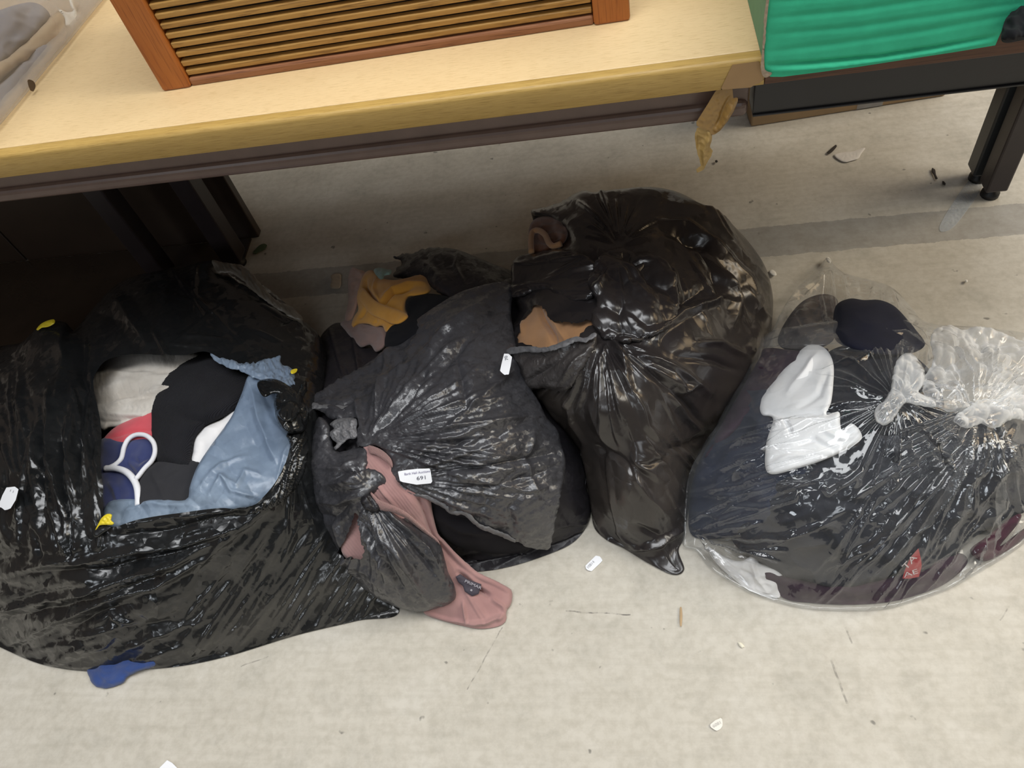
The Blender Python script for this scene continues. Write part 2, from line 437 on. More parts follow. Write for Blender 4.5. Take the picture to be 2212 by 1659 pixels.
def cloth(name, col, col2=None, rough=.9, weave=600, bs=.35, rib=None, sheen=None):
    sheen = (.25 if max(col) > .1 else .03) if sheen is None else sheen
    m, nt, b = mat_new(name); v = coords(nt)
    col2 = col2 or tuple(c * .8 for c in col)
    f = noise(nt, v, 12, 4, .6); nt.links.new(ramp(nt, f, [(.35, col2), (.65, col)]), b.inputs['Base Color'])
    b.inputs['Roughness'].default_value = rough; b.inputs['Sheen Weight'].default_value = sheen; b.inputs['Sheen Roughness'].default_value = .6
    b.inputs['Specular IOR Level'].default_value = .15
    h = noise(nt, v, weave, 2, .6)
    n1 = bump(nt, h, bs, .0006)
    if rib:
        vr = nd(nt, 'ShaderNodeMapping'); vr.inputs['Rotation'].default_value = rib[1]; nt.links.new(v, vr.inputs[0])
        w = nd(nt, 'ShaderNodeTexWave'); w.inputs['Scale'].default_value = rib[0]; w.inputs['Distortion'].default_value = 1.2; w.inputs['Detail'].default_value = 1
        nt.links.new(vr.outputs[0], w.inputs[0]); n1 = bump(nt, w.outputs[1], rib[2] if len(rib) > 2 else .5, .0012, n1)
    nt.links.new(n1, b.inputs['Normal']); return m
def simple(name, col, rough=.5, var=.85, sc=25, bs=.15, spec=.5):
    m, nt, b = mat_new(name); v = coords(nt)
    f = noise(nt, v, sc, 4, .6); nt.links.new(ramp(nt, f, [(.3, tuple(c * var for c in col)), (.7, col)]), b.inputs['Base Color'])
    b.inputs['Roughness'].default_value = rough; b.inputs['Specular IOR Level'].default_value = spec
    nt.links.new(bump(nt, noise(nt, v, sc * 12, 2), bs, .0005), b.inputs['Normal']); return m
def film(name, haze, tint=(.96, .97, .98), rough=.1, b1=.5, sc=55, d1=.0015, hcol=(.86, .9, .94), ior=1.5, cr=(45, .20)):
    m = bpy.data.materials.new(name); m.use_nodes = True; nt = m.node_tree; nt.nodes.clear()
    out = nd(nt, 'ShaderNodeOutputMaterial'); v = coords(nt)
    h1 = noise(nt, v, sc, 3, .55, .8, 'RIDGED_MULTIFRACTAL'); n1 = crinkle(nt, v, *cr, bump(nt, h1, b1, d1))
    tr = nd(nt, 'ShaderNodeBsdfTransparent'); tr.inputs[0].default_value = (*tint, 1)
    gl = nd(nt, 'ShaderNodeBsdfGlossy'); gl.inputs['Roughness'].default_value = rough; nt.links.new(n1, gl.inputs['Normal'])
    df = nd(nt, 'ShaderNodeBsdfDiffuse'); df.inputs[0].default_value = (*hcol, 1)
    tl = nd(nt, 'ShaderNodeBsdfTranslucent'); tl.inputs[0].default_value = (*hcol, 1)
    hz = nd(nt, 'ShaderNodeMixShader'); hz.inputs[0].default_value = .4; nt.links.new(df.outputs[0], hz.inputs[1]); nt.links.new(tl.outputs[0], hz.inputs[2])
    m1 = nd(nt, 'ShaderNodeMixShader'); m1.inputs[0].default_value = haze
    hv = noise(nt, v, 9, 3, .6); lw = nd(nt, 'ShaderNodeLayerWeight'); lw.inputs[0].default_value = .5
    gz = math_(nt, 'ADD', math_(nt, 'MULTIPLY', math_(nt, 'POWER', lw.outputs['Facing'], 2.0), 7.0), 1.0)     # a film seen edge-on has a longer path through it
    nt.links.new(math_(nt, 'MULTIPLY', math_(nt, 'MULTIPLY', hv, haze * 2), gz, True), m1.inputs[0])
    nt.links.new(tr.outputs[0], m1.inputs[1]); nt.links.new(hz.outputs[0], m1.inputs[2])
    fr = nd(nt, 'ShaderNodeFresnel'); ge = nd(nt, 'ShaderNodeNewGeometry'); nt.links.new(math_(nt, 'SUBTRACT', ior, math_(nt, 'MULTIPLY', ge.outputs['Backfacing'], ior - 1 / ior)), fr.inputs[0]); nt.links.new(n1, fr.inputs['Normal'])
    m2 = nd(nt, 'ShaderNodeMixShader'); nt.links.new(fr.outputs[0], m2.inputs[0]); nt.links.new(m1.outputs[0], m2.inputs[1]); nt.links.new(gl.outputs[0], m2.inputs[2])
    nt.links.new(m2.outputs[0], out.inputs[0]); return m
def wood(name, c1, c2, c3, sc=(1.2, 14, 14), rough=.4, fine=(6, 160, 160), spec=.4, bs=.1):
    m, nt, b = mat_new(name); v = coords(nt, sc)
    f = noise(nt, v, 3, 5, .6, .4); f2 = noise(nt, coords(nt, fine), 2.5, 3, .6)
    base = ramp(nt, f, [(.3, c2), (.7, c1)])
    dk = ramp(nt, f2, [(.36, (1, 1, 1)), (.47, (0, 0, 0))])
    nt.links.new(mixc(nt, math_(nt, 'MULTIPLY', dk, .6), base, c3), b.inputs['Base Color'])
    b.inputs['Roughness'].default_value = rough; b.inputs['Specular IOR Level'].default_value = spec
    nt.links.new(bump(nt, f2, bs, .0006), b.inputs['Normal']); return m

BLK = plastic('black_gloss_plastic', (.007, .008, .009), (.014, .0148, .0155), .22, .08, 45, .0013, .7, 4, (.042, .040, .036), (42, .24))
BLK3 = plastic('black_smooth_plastic', (.017, .015, .016), (.034, .029, .028), .25, .06, 30, .0012, .7, 4, (.050, .042, .036), (26, .16))
GRY = plastic('charcoal_crinkled_plastic', (.036, .036, .041), (.056, .055, .061), .33, .12, 70, .0014, .9, cr=(95, .30))
GRY2 = plastic('charcoal_dull_plastic', (.014, .013, .016), (.024, .021, .024), .42, .15, 40, .001, .45)
LINER = plastic('blue_grey_plastic', (.17, .225, .31), (.26, .33, .42), .33, .15, 35, .0015, .5)
CLEAR = film('clear_film', .026, tint=(.985, .988, .99), rough=.13, b1=.04, ior=1.85)
CLEARW = film('ruffled_film', .2, rough=.14, b1=.05, sc=60, hcol=(.93, .95, .97), ior=1.7)
CLEARD = film('dusty_clear_plastic', .13, tint=(.9, .88, .84), rough=.25, b1=.1, sc=20, cr=(8, .03), hcol=(.74, .70, .66))
WHITE = simple('white_card', (.86, .87, .9), .6, .97)
INK = simple('grey_ink', (.10, .10, .13), .7); INKP = simple('purple_ink', (.20, .18, .33), .7); INKL = simple('faded_ink', (.42, .42, .45), .8)
YEL = simple('yellow_plastic', (.78, .62, .03), .35)

# ------------------------------------------------------------------ floor
FL, nt, b = mat_new('concrete')
v = coords(nt)
big = noise(nt, v, 1.7, 5, .6, .3); mid = noise(nt, v, 11, 6, .65, .3); fin = noise(nt, v, 70, 3, .6)
base = ramp(nt, big, [(.3, (.48, .435, .355)), (.7, (.575, .53, .45))])
base = mixc(nt, .55, base, ramp(nt, mid, [(.3, (.36, .34, .29)), (.5, (.51, .475, .405)), (.72, (.60, .57, .51))]))
base = mixc(nt, .18, base, ramp(nt, fin, [(.35, (.28, .26, .22)), (.6, (.62, .6, .55))]))
str_n = noise(nt, coords(nt, (1, 14, 1)), 5, 4, .6)                       # faint streaks along the hall
base = mixc(nt, math_(nt, 'MULTIPLY', ramp(nt, str_n, [(.45, (0, 0, 0)), (.7, (1, 1, 1))]), .22), base, (.34, .31, .25))
sp = noise(nt, v, 38, 2, .5); base = mixc(nt, ramp(nt, sp, [(.72, (0, 0, 0)), (.76, (.8, .8, .8))]), base, (.16, .15, .13))
# grey repair stripe
sx = nd(nt, 'ShaderNodeSeparateXYZ'); nt.links.new(v, sx.inputs[0])
yy = math_(nt, 'ADD', sx.outputs[1], math_(nt, 'MULTIPLY', math_(nt, 'SUBTRACT', noise(nt, v, 22, 4, .7), .5), .018))
band = math_(nt, 'MULTIPLY', math_(nt, 'GREATER_THAN', yy, 1.224), math_(nt, 'LESS_THAN', yy, 1.316))
stc = ramp(nt, noise(nt, v, 26, 5, .7), [(.35, (.19, .18, .165)), (.6, (.27, .265, .255))])
base = mixc(nt, math_(nt, 'MULTIPLY', band, .62), base, stc)
def scratch(base, p0, p1, w, col, k):
    a = Pz(*p0, 0); c = Pz(*p1, 0); e = c - a; L = np.hypot(e[0], e[1]); e = e / L
    mp = nd(nt, 'ShaderNodeMapping'); mp.vector_type = 'POINT'
    ang = math.atan2(e[1], e[0])
    ca, sa = math.cos(-ang), math.sin(-ang)
    mp.inputs['Rotation'].default_value = (0, 0, -ang)
    mp.inputs['Location'].default_value = (-(a[0] * ca - a[1] * sa), -(a[0] * sa + a[1] * ca), 0)
    nt.links.new(v, mp.inputs[0]); s2 = nd(nt, 'ShaderNodeSeparateXYZ'); nt.links.new(mp.outputs[0], s2.inputs[0])
    wob = math_(nt, 'ADD', s2.outputs[1], math_(nt, 'MULTIPLY', math_(nt, 'SUBTRACT', noise(nt, v, 30, 2), .5), .006))
    m = math_(nt, 'MULTIPLY', math_(nt, 'LESS_THAN', math_(nt, 'ABSOLUTE', wob), w), math_(nt, 'MULTIPLY', math_(nt, 'GREATER_THAN', s2.outputs[0], 0.), math_(nt, 'LESS_THAN', s2.outputs[0], float(L))))
    m = math_(nt, 'MULTIPLY', m, ramp(nt, noise(nt, v, 90, 2), [(.4, (.15, .15, .15)), (.6, (1, 1, 1))]))
    return mixc(nt, math_(nt, 'MULTIPLY', m, k), base, col)
for a_, b_, w_, k_ in (((1222, 1320), (1362, 1328), .0013, .8), ((1795, 1425), (1830, 1520), .0016, .5), ((1010, 1490), (1085, 1355), .001, .5),
                       ((520, 1440), (580, 1418), .001, .45), ((2180, 1310), (2160, 1340), .001, .4), ((1825, 1355), (1842, 1390), .0014, .45)):
    base = scratch(base, a_, b_, w_, (.10, .09, .08), k_)
nt.links.new(base, b.inputs['Base Color']); b.inputs['Roughness'].default_value = .62; b.inputs['Specular IOR Level'].default_value = .35
nt.links.new(bump(nt, mid, .12, .002, bump(nt, fin, .1, .0008)), b.inputs['Normal'])
n = 40; gx, gy = np.meshgrid(np.linspace(-7, 7, n), np.linspace(-4, 8, n))
idx = np.arange(n * n).reshape(n, n)
flo = link('floor', mesh_np('floor', np.stack([gx.ravel(), gy.ravel(), gx.ravel() * 0], 1), np.stack([idx[:-1, :-1].ravel(), idx[:-1, 1:].ravel(), idx[1:, 1:].ravel(), idx[1:, :-1].ravel()], 1)), FL, smooth=False)
WM = simple('shade_wall_paint', (.11, .08, .06), .8)
for nm, lo, hi in (('shade_wall_back', (-5, 2.1, 0), (.9, 2.2, 3.0)), ('shade_wall_left', (-3.1, -2.5, 0), (-3.0, 2.1, 3.0))):  # unseen walls, added to keep light off the floor under the tables
    o = box_mesh(nm, WF, lo, hi, WM, None, 0); o['kind'] = 'structure'
flo['kind'] = 'structure'; flo['label'] = 'pale mottled concrete floor with a grey repair stripe'

# ------------------------------------------------------------------ tables
TZ, TY = .728, .847
OAK = wood('oak_laminate', (.84, .63, .35), (.78, .575, .31), (.62, .43, .2), (1.2, 5, 5), .36, (22, 300, 300))
OAKE = wood('oak_edge', (.56, .37, .115), (.47, .30, .085), (.30, .18, .04), (3, 60, 60), .42, (14, 420, 420), bs=.3)
BROWNM = simple('brown_painted_steel', (.15, .098, .08), .38, .8); BLACKM = simple('black_painted_steel', (.014, .013, .014), .42, .8)
DKLEG = simple('dark_brown_steel', (.035, .026, .027), .4, .8); BLUELEG = simple('blue_black_steel', (.02, .024, .028), .4, .8)
RUB = simple('black_rubber', (.012, .012, .013), .5); BRV = wood('brown_veneer', (.13, .055, .028), (.10, .042, .02), (.05, .02, .01), (3, 40, 40), .45, (10, 300, 300))
xe = float(Py(1650, 178, TY)[0])
t1 = thing('oak_table', 'long pale oak topped table with rounded front edge and brown steel frame', 'table', (-.7, TY + .3, 0))
box_mesh('tabletop', WF, (-1.75, TY + .0178, TZ - .034), (xe, TY + .82, TZ), OAK, t1, .0015)
UND = simple('brown_underside', (.10, .055, .03), .8, .8)
box_mesh('underside', WF, (-1.74, TY + .06, TZ - .0365), (xe - .004, TY + .815, TZ - .0342), UND, t1, 0)
# rounded front lipping
def lipping(name, x0, x1, mat, parent):
    pr = [(TY + .016, TZ - .0362), (TY + .001, TZ - .0362), (TY, TZ - .035)]
    for k in range(7):
        a = math.pi / 2 * k / 6; pr.append((TY + .006 - .006 * math.cos(a), TZ - .006 + .0063 * math.sin(a)))
    pr.append((TY + .0162, TZ + .0003)); pr = np.array(pr); m = len(pr)
    base = np.array(parent.location)
    V = np.concatenate([np.column_stack([np.full(m, x), pr]) for x in (x0, x1)]) - base
    Fs = [(i, (i + 1) % m, m + (i + 1) % m, m + i) for i in range(m)] + [tuple(range(m))[::-1], tuple(range(m, 2 * m))]
    me = bpy.data.meshes.new(name); me.from_pydata(V.tolist(), [], Fs); me.update()
    o = link(name, me, mat, parent); me.polygons[-1].use_smooth = me.polygons[-2].use_smooth = False
    try: me.set_sharp_from_angle(angle=.7)
    except Exception: pass
    return o
lipping('edge_band', -1.75, xe, OAKE, t1)['label'] = 'rounded yellow oak front edge'
def apron(x0, x1, mat, parent, zb, two):
    if two:
        box_mesh('apron', WF, (x0, TY + .026, zb + .008), (x1, TY + .054, TZ - .037), mat, parent, .002)
        box_mesh('apron_lip', WF, (x0, TY + .018, zb), (x1, TY + .054, zb + .024), mat, parent, .009, 4)
    else:
        box_mesh('apron', WF, (x0, TY + .021, zb + .002), (x1, TY + .054, TZ - .037), mat, parent, .0015)
        box_mesh('apron_lip', WF, (x0, TY + .018, zb), (x1, TY + .054, zb + .003), mat, parent, .001)
zb = float(Py(750, 355, TY + .018)[2]); apron(-1.75, xe - .012, BROWNM, t1, zb, True)
box_mesh('back_rail', WF, (-1.75, TY + .54, zb), (xe - .01, TY + .57, TZ - .037), BROWNM, t1)
def leg(x, y, mat, parent, w=.046, top=.69, glide=True):
    l = box_mesh('leg', WF, (x - w / 2, y - w / 2, .028), (x + w / 2, y + w / 2, top), mat, parent, .004)
    if glide: tube3('glide', RUB, [(x, y, .0), (x, y, .012), (x, y, .03)], w * .36, None, 14, False, 1, (1, 0, 0)).parent = None
    return l
def add_glide(l, x, y, w, parent):
    pass
def leg2(x, y, mat, parent, w=.046, top=.69):
    l = box_mesh('leg', WF, (x - w / 2, y - w / 2, .026), (x + w / 2, y + w / 2, top), mat, parent, .004)
    a = np.linspace(0, 2 * math.pi, 17)[:-1]; V = []
    for r, z in ((w * .42, .001), (w * .42, .010), (w * .2, .016), (w * .2, .030)):
        V += [(x + r * math.cos(k), y + r * math.sin(k), z) for k in a]
    Fs = [(j * 16 + i, j * 16 + (i + 1) % 16, (j + 1) * 16 + (i + 1) % 16, (j + 1) * 16 + i) for j in range(3) for i in range(16)] + [tuple(range(16))[::-1], tuple(range(48, 64))]
    me = bpy.data.meshes.new('glide'); me.from_pydata((np.array(V) - np.array(parent.location)).tolist(), [], Fs); me.update()
    g = link('glide', me, RUB, l)
    return l
p = Pz(505, 552, .03); leg2(p[0], p[1] - .0, DKLEG, t1, .05)
p = Pz(352, 588, .03); leg2(p[0], p[1] - .0, DKLEG, t1, .05)
t2 = thing('brown_table', 'dark brown veneered table with black steel frame at the right', 'table', (1.0, TY + .3, 0))
box_mesh('tabletop', WF, (xe + .001, TY + .010, TZ - .034), (.87, TY + .82, TZ), BRV, t2, .0015)
box_mesh('edge_band', WF, (xe + .001, TY + .0005, TZ - .036), (.87, TY + .0095, TZ + .0002), BRV, t2, .001)
apron(xe - .006, .86, BLACKM, t2, zb, False)
box_mesh('underside', WF, (xe + .004, TY + .06, TZ - .0365), (.865, TY + .815, TZ - .0342), UND, t2, 0)
p = Pz(2150, 398, .03); leg2(p[0] - .003, p[1], DKLEG, t2, .044)
p = Pz(2121, 366, .03); leg2(p[0] + .0, p[1] + .004, BLUELEG, t2, .044)

# dark board behind the left legs
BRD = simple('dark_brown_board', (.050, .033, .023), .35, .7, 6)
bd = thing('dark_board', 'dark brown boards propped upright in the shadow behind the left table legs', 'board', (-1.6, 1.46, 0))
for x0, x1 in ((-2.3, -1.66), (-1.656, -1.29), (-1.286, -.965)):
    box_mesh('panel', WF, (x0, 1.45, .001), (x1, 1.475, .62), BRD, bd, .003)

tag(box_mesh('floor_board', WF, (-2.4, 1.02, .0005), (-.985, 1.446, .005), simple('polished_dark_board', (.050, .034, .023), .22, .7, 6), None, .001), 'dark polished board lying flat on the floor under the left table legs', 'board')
# ------------------------------------------------------------------ louvred cabinet on the oak table
TEAK = wood('orange_teak', (.46, .155, .034), (.36, .11, .022), (.22, .06, .014), (8, 8, 1.2), .4, (160, 160, 5))
TEAKL = wood('golden_slat_teak', (.52, .30, .085), (.40, .21, .055), (.16, .075, .02), (2, 20, 20), .4, (8, 150, 150))
DARKIN = simple('dark_cabinet_inside', (.012, .008, .006), .8)
O0 = Pz(352, 199, TZ); E0 = Pz(1362, 45, TZ)
uu = E0 - O0; Lw = float(np.linalg.norm(uu)); uu /= Lw
ww = -D(1352, 2066); ww /= np.linalg.norm(ww); ww -= uu * (ww @ uu); ww /= np.linalg.norm(ww)
nn = np.cross(uu, ww); nn = nn if nn[1] < 0 else -nn           # towards the viewer
CF = (O0, uu, -nn, ww)                                           # x right, y into the cabinet, z up
cpl = Plane(O0, nn)
def cco(x, y):
    p = CAM + D(x, y) * float(cpl.t(np.array(x), np.array(y))) - O0; return p @ uu, p @ ww
sL = cco(412, 187)[0]; sR = cco(1283, 55)[0]; rb = cco(640, 143)[1]
cab = thing('louvred_cabinet', 'orange teak cabinet with a slatted louvred front standing on the oak table', 'cabinet', O0 + uu * Lw / 2)
HC = .42
box_mesh('stile', CF, (0, 0, 0), (sL, .03, HC), TEAK, cab, .004); box_mesh('stile', CF, (sR, 0, 0), (Lw, .03, HC), TEAK, cab, .004)
rail = wood('reddish_rail', (.36, .16, .075), (.28, .115, .05), (.13, .045, .02), (2, 16, 16), .45)
railh = cco(640, 150)[1]; railh = abs(cco(900, 90)[1]); 
r0 = cco(414, 172)[1]
box_mesh('rail', CF, (sL, .003, 0), (sR, .026, r0), rail, cab, .003); box_mesh('rail', CF, (sL, .003, HC - .05), (sR, .026, HC), rail, cab, .003)
ys = [158, 144, 126]
z1 = cco(403, 158)[1]; z2 = cco(340, 30)[1]                       # about seven slats between these
pitch = (z2 - z1) / 6.25; zc = r0 + pitch * .55; k = 0
while zc < HC - .055:
    tw = .12; ca, sa = math.cos(tw), math.sin(tw)
    fr = (O0 + ww * zc - nn * .012, uu, -nn * ca + ww * sa, ww * ca + nn * sa)
    box_mesh('slat', fr, (sL + .001, -.006, -pitch * .285), (sR - .001, .004, pitch * .285), TEAKL, cab, .0014)
    zc += pitch; k += 1
box_mesh('back_panel', CF, (.01, .028, .005), (Lw - .01, .034, HC - .005), DARKIN, cab, 0)
box_mesh('carcass', CF, (.004, .035, .004), (Lw - .004, .24, HC - .004), TEAK, cab, .003)

# ------------------------------------------------------------------ clear tub at the upper left
pa = Pz(240, -5, TZ); pb_ = Pz(-40, 340, TZ)
du = pa - pb_; Lt = float(np.linalg.norm(du)); du /= Lt
nt_ = np.array([du[1], -du[0], 0]); nt_ = nt_ if nt_ @ (CAM - pa) > 0 else -nt_
tub = thing('storage_tub', 'clear dusty plastic tub of cloths at the left end of the oak table', 'tub', pb_ + du * Lt / 2)
ov = .10                                                         # runs on past the frame
def tubwall(name, off, h, lean, rough_amp, mat):
    n1, n2 = 60, 34; V = []
    for j in range(n2):
        f = j / (n2 - 1); rr = .016
        for i in range(n1):
            s = -.02 + (Lt + .3) * i / (n1 - 1)
            a = min(f * 6, 1) * math.pi / 2
            out = -rr * (1 - math.sin(a)); zz = rr * (1 - math.cos(a)) + max(0, f - 1 / 6) * h
            out += zz * lean + rough_amp * math.sin(i * .5 + j * .7) * math.sin(j * .4)
            V.append(pb_ + du * s + nt_ * (out - off) + np.array([0, 0, zz + .001]))
    V = np.array(V) - np.array(tub.location); ix = np.arange(n1 * n2).reshape(n2, n1)
    Fq = np.stack([ix[:-1, :-1].ravel(), ix[:-1, 1:].ravel(), ix[1:, 1:].ravel(), ix[1:, :-1].ravel()], 1)
    return link(name, mesh_np(name, V, Fq), mat, tub)
tubwall('side_wall', 0, .22, .12, .0006, CLEARD)
TF = (pb_, du, -nt_, (0, 0, 1))
box_mesh('base', TF, (-.02, .014, .001), (Lt + .28, .40, .004), CLEARD, tub, .001)
box_mesh('end_wall', TF, (-.024, .005, .002), (-.02, .40, .2), CLEARD, tub, .001)
box_mesh('side_wall', TF, (-.02, .40, .002), (Lt + .28, .404, .2), CLEARD, tub, .001)
tsurf = Plane(pb_ - nt_ * .03, nt_ + np.array([0, 0, .55]))
GRYC = cloth('grey_blue_cloth', (.24, .235, .255)); TANC = cloth('tan_cloth', (.44, .33, .21)); WHC = cloth('white_cloth_strip', (.82, .80, .74))
wv = lambda a, s, sd: (lambda X, Y: a * perlin(X / s, Y / s, sd) + a * .5 * rid(perlin(X / s * .6, Y / s * 1.1, sd + 2)))
tag(sheet('folded_cloth', GRYC, [(-60, 60), (60, 5), (110, 40), (60, 90), (10, 140), (-60, 180)], tsurf, 4, .02, .02, 20, wr=wv(.006, 40, 2), back=.02), 'grey cloth against the wall of the clear tub, nearest the top left corner', 'cloth')
tag(sheet('folded_cloth', TANC, [(-60, 170), (20, 120), (70, 75), (110, 35), (140, 20), (160, 60), (140, 90), (90, 110), (30, 150), (-60, 230)], tsurf, 4, .012, .02, 20, wr=wv(.006, 35, 3), back=.02), 'tan cloth folded inside the clear tub', 'cloth')
tag(sheet('folded_cloth', GRYC, [(-60, 235), (20, 165), (80, 100), (130, 95), (150, 100), (90, 165), (40, 215), (-60, 320)], tsurf, 4, .010, .015, 20, wr=wv(.005, 40, 5), back=.02), 'grey blue cloth low in the clear tub beside its bottom edge', 'cloth')
tag(sheet('cloth_strip', WHC, [(115, 8), (128, 24), (140, 40), (143, 55), (165, 62), (181, 48), (168, 30), (158, 0), (148, -10), (152, 12), (158, 24), (140, 25)], tsurf, 3, .004, .006, 8, wr=wv(.002, 25, 5), back=.004), 'white torn strip pressed against the inside of the clear tub', 'cloth')
tag(sheet('paper_scrap', simple('brown_scrap', (.12, .085, .055), .8), [(60, 172), (72, 175), (77, 186), (72, 198), (66, 196), (61, 184)], Plane(pb_ + nt_ * .006, nt_ - np.array([0, 0, .12])), 2, 0, 0, 10, back=.001), 'small brown scrap stuck to the clear tub above its bottom edge', 'scrap')

# ------------------------------------------------------------------ green carton
GRN = simple('green_card', (.050, .52, .29), .75, .85, 40, .3, .2); GRNL = simple('pale_green_card', (.20, .42, .27), .8, .9, 40, .3, .2)
RAW = simple('raw_card', (.46, .36, .26), .9, .7, 120, .6, .1)
GY = TY - .006; gsf = PlaneY(GY)
gx0 = float(Py(1652, 120, GY)[0]); gc = Py(1652, 150, GY)
gb = thing('green_carton', 'green corrugated cardboard box overhanging the table joint', 'box', (gx0 + .25, GY + .17, TZ))
gfold = [([(1661, 141), (1760, 137), (1900, 124), (2020, 104), (2156, 78)], 9, -.006), ([(1668, 153), (1800, 143), (1950, 124), (2150, 90)], 9, .004),
         ([(1664, 112), (1800, 96), (2000, 66), (2200, 30)], 12, -.0022), ([(1664, 75), (1850, 58), (2200, 8)], 12, -.002), ([(1664, 40), (1850, 22), (2200, -30)], 12, -.002),
         ([(1664, 5), (1850, -12), (2200, -60)], 12, -.002)]
gtl = tuple(proj((gx0 + .001, GY, TZ + .24))); gtr = tuple(proj((gx0 + .522, GY, TZ + .24))); gbr = tuple(proj((gx0 + .522, GY, TZ + .075)))
sheet('front_panel', GRN, [gtl, (1660, 0), (1654, 80), (1651, 128), (1652, 152), (1664, 166), (1690, 166), (1770, 156), (1850, 145), (2000, 122), (2060, 113), (2150, 98), (2156, 84), (2164, 66), (2172, 48), (2190, 24), (2214, 12), (2240, 6), gbr, gtr],
      gsf, 3, wr=lambda X, Y: sum(stroke(X, Y, *g_, warp=.6) for g_ in gfold) + .0006 * perlin(X / 160, Y / 60, 3), back=.004, parent=gb, smooth=False)
box_mesh('side_panel', WF, (gx0 - .002, GY + .003, TZ + .001), (gx0 + .002, GY + .34, TZ + .24), GRNL, gb, 0)
box_mesh('back_panel', WF, (gx0, GY + .34, TZ + .001), (gx0 + .52, GY + .344, TZ + .24), GRN, gb, 0)
box_mesh('bottom_panel', WF, (gx0, GY + .014, TZ + .001), (gx0 + .52, GY + .34, TZ + .004), RAW, gb, 0)
box_mesh('side_panel', WF, (gx0 + .52, GY + .003, TZ + .001), (gx0 + .524, GY + .34, TZ + .24), GRNL, gb, 0)
sheet('torn_edge', RAW, [(gtl[0] + 4, gtl[1] + 2), (1661, 0), (1654, 80), (1650, 120), (1652, 150), (1668, 158), (1652, 168), (1644, 150), (1646, 120), (1650, 60), (1655, 0), (gtl[0] - 4, gtl[1] + 2)], gsf, 2, -.004, wr=lambda X, Y: .0012 * perlin(X / 4, Y / 5, 2), back=.003, parent=gb, rag=1.2)['label'] = 'raw corrugated corner edge of the box'
GBL = cloth('black_bundle_cloth', (.012, .012, .014))
gbs = PlaneZ(TZ + .03)
tag(sheet('black_bundle', GBL, [(2165, 90), (2172, 40), (2195, 10), (2230, -10), (2290, -20), (2300, 30), (2280, 75), (2220, 85)], gbs, 3, 0, .03, 25, wr=wv(.004, 18, 5), back=.05), 'black bundle showing through the torn corner of the green box', 'bundle')

# brown packing tape hanging off the table edge
TAPE = simple('brown_packing_tape', (.33, .19, .055), .3, .8, 30, .3); TAPEB = simple('brown_tape_on_edge', (.36, .215, .092), .5, .9, 30, .2)
TAPEW = simple('tape_glue_side', (.46, .30, .10), .5, .75, 60, .4)
tp = thing('packing_tape', 'strip of brown packing tape hanging crumpled off the table corner', 'tape', Py(1550, 200, TY - .003))
sheet('stuck_strip', TAPEB, [(1582, 140), (1640, 132), (1650, 172), (1640, 180), (1632, 182), (1622, 189), (1556, 194)], PlaneY(TY - .0008), 3, 0, 0, back=.0006, parent=tp, smooth=False)
ts = PlaneY(TY + .004)
sheet('hanging_strip', TAPE, [(1552, 192), (1582, 189), (1584, 212), (1594, 210), (1594, 218), (1585, 240), (1572, 262), (1556, 282), (1545, 290), (1537, 292), (1532, 282), (1520, 280), (1505, 272), (1504, 264), (1528, 226), (1545, 198)], ts, 2,
      wr=lambda X, Y: strokes(X, Y, [([(1592, 212), (1562, 262), (1545, 284)], 9, .008), ([(1581, 200), (1560, 245), (1548, 270)], 6, -.004)]) + .001 * perlin(X / 9, Y / 9, 2), back=.0012, parent=tp, smooth=False)
sheet('torn_end', TAPEW, [(1506, 274), (1520, 279), (1540, 276), (1538, 300), (1534, 318), (1540, 326), (1537, 336), (1530, 348), (1524, 358), (1520, 366), (1506, 373), (1504, 366), (1514, 358), (1504, 320), (1500, 296)], ts, 2, .002,
      wr=lambda X, Y: strokes(X, Y, [([(1536, 280), (1521, 320), (1518, 360)], 9, .008), ([(1506, 290), (1510, 330)], 8, -.004)]) + .0015 * perlin(X / 7, Y / 7, 4), back=.0012, parent=tp, smooth=False, rag=1)
# carton on the floor behind the tables
CARD = simple('brown_cardboard', (.33, .225, .125), .8, .85, 20, .2, .2)
ca0 = Pz(1622, 275, 0); cb0 = Pz(2042, 208, 0); cu_ = cb0 - ca0; Lc = float(np.linalg.norm(cu_)); cu_ /= Lc; cn = np.array([-cu_[1], cu_[0], 0])
CBF = (ca0, cu_, cn, (0, 0, 1))
cb = thing('cardboard_box', 'brown cardboard box on the floor behind the black table frame', 'box', ca0 + cu_ * Lc / 2 + cn * .15)
box_mesh('carton_body', CBF, (0, 0, .001), (Lc, .3, .2), CARD, cb, .004)
box_mesh('top_flap', CBF, (.002, .002, .2), (Lc - .002, .147, .204), CARD, cb, .001); box_mesh('top_flap', CBF, (.002, .153, .2), (Lc - .002, .298, .204), CARD, cb, .001)
box_mesh('tape_strip', CBF, (Lc * .55, -.001, .004), (Lc * .68, .0, .03), film('shiny_tape', .2, rough=.1), cb, 0)

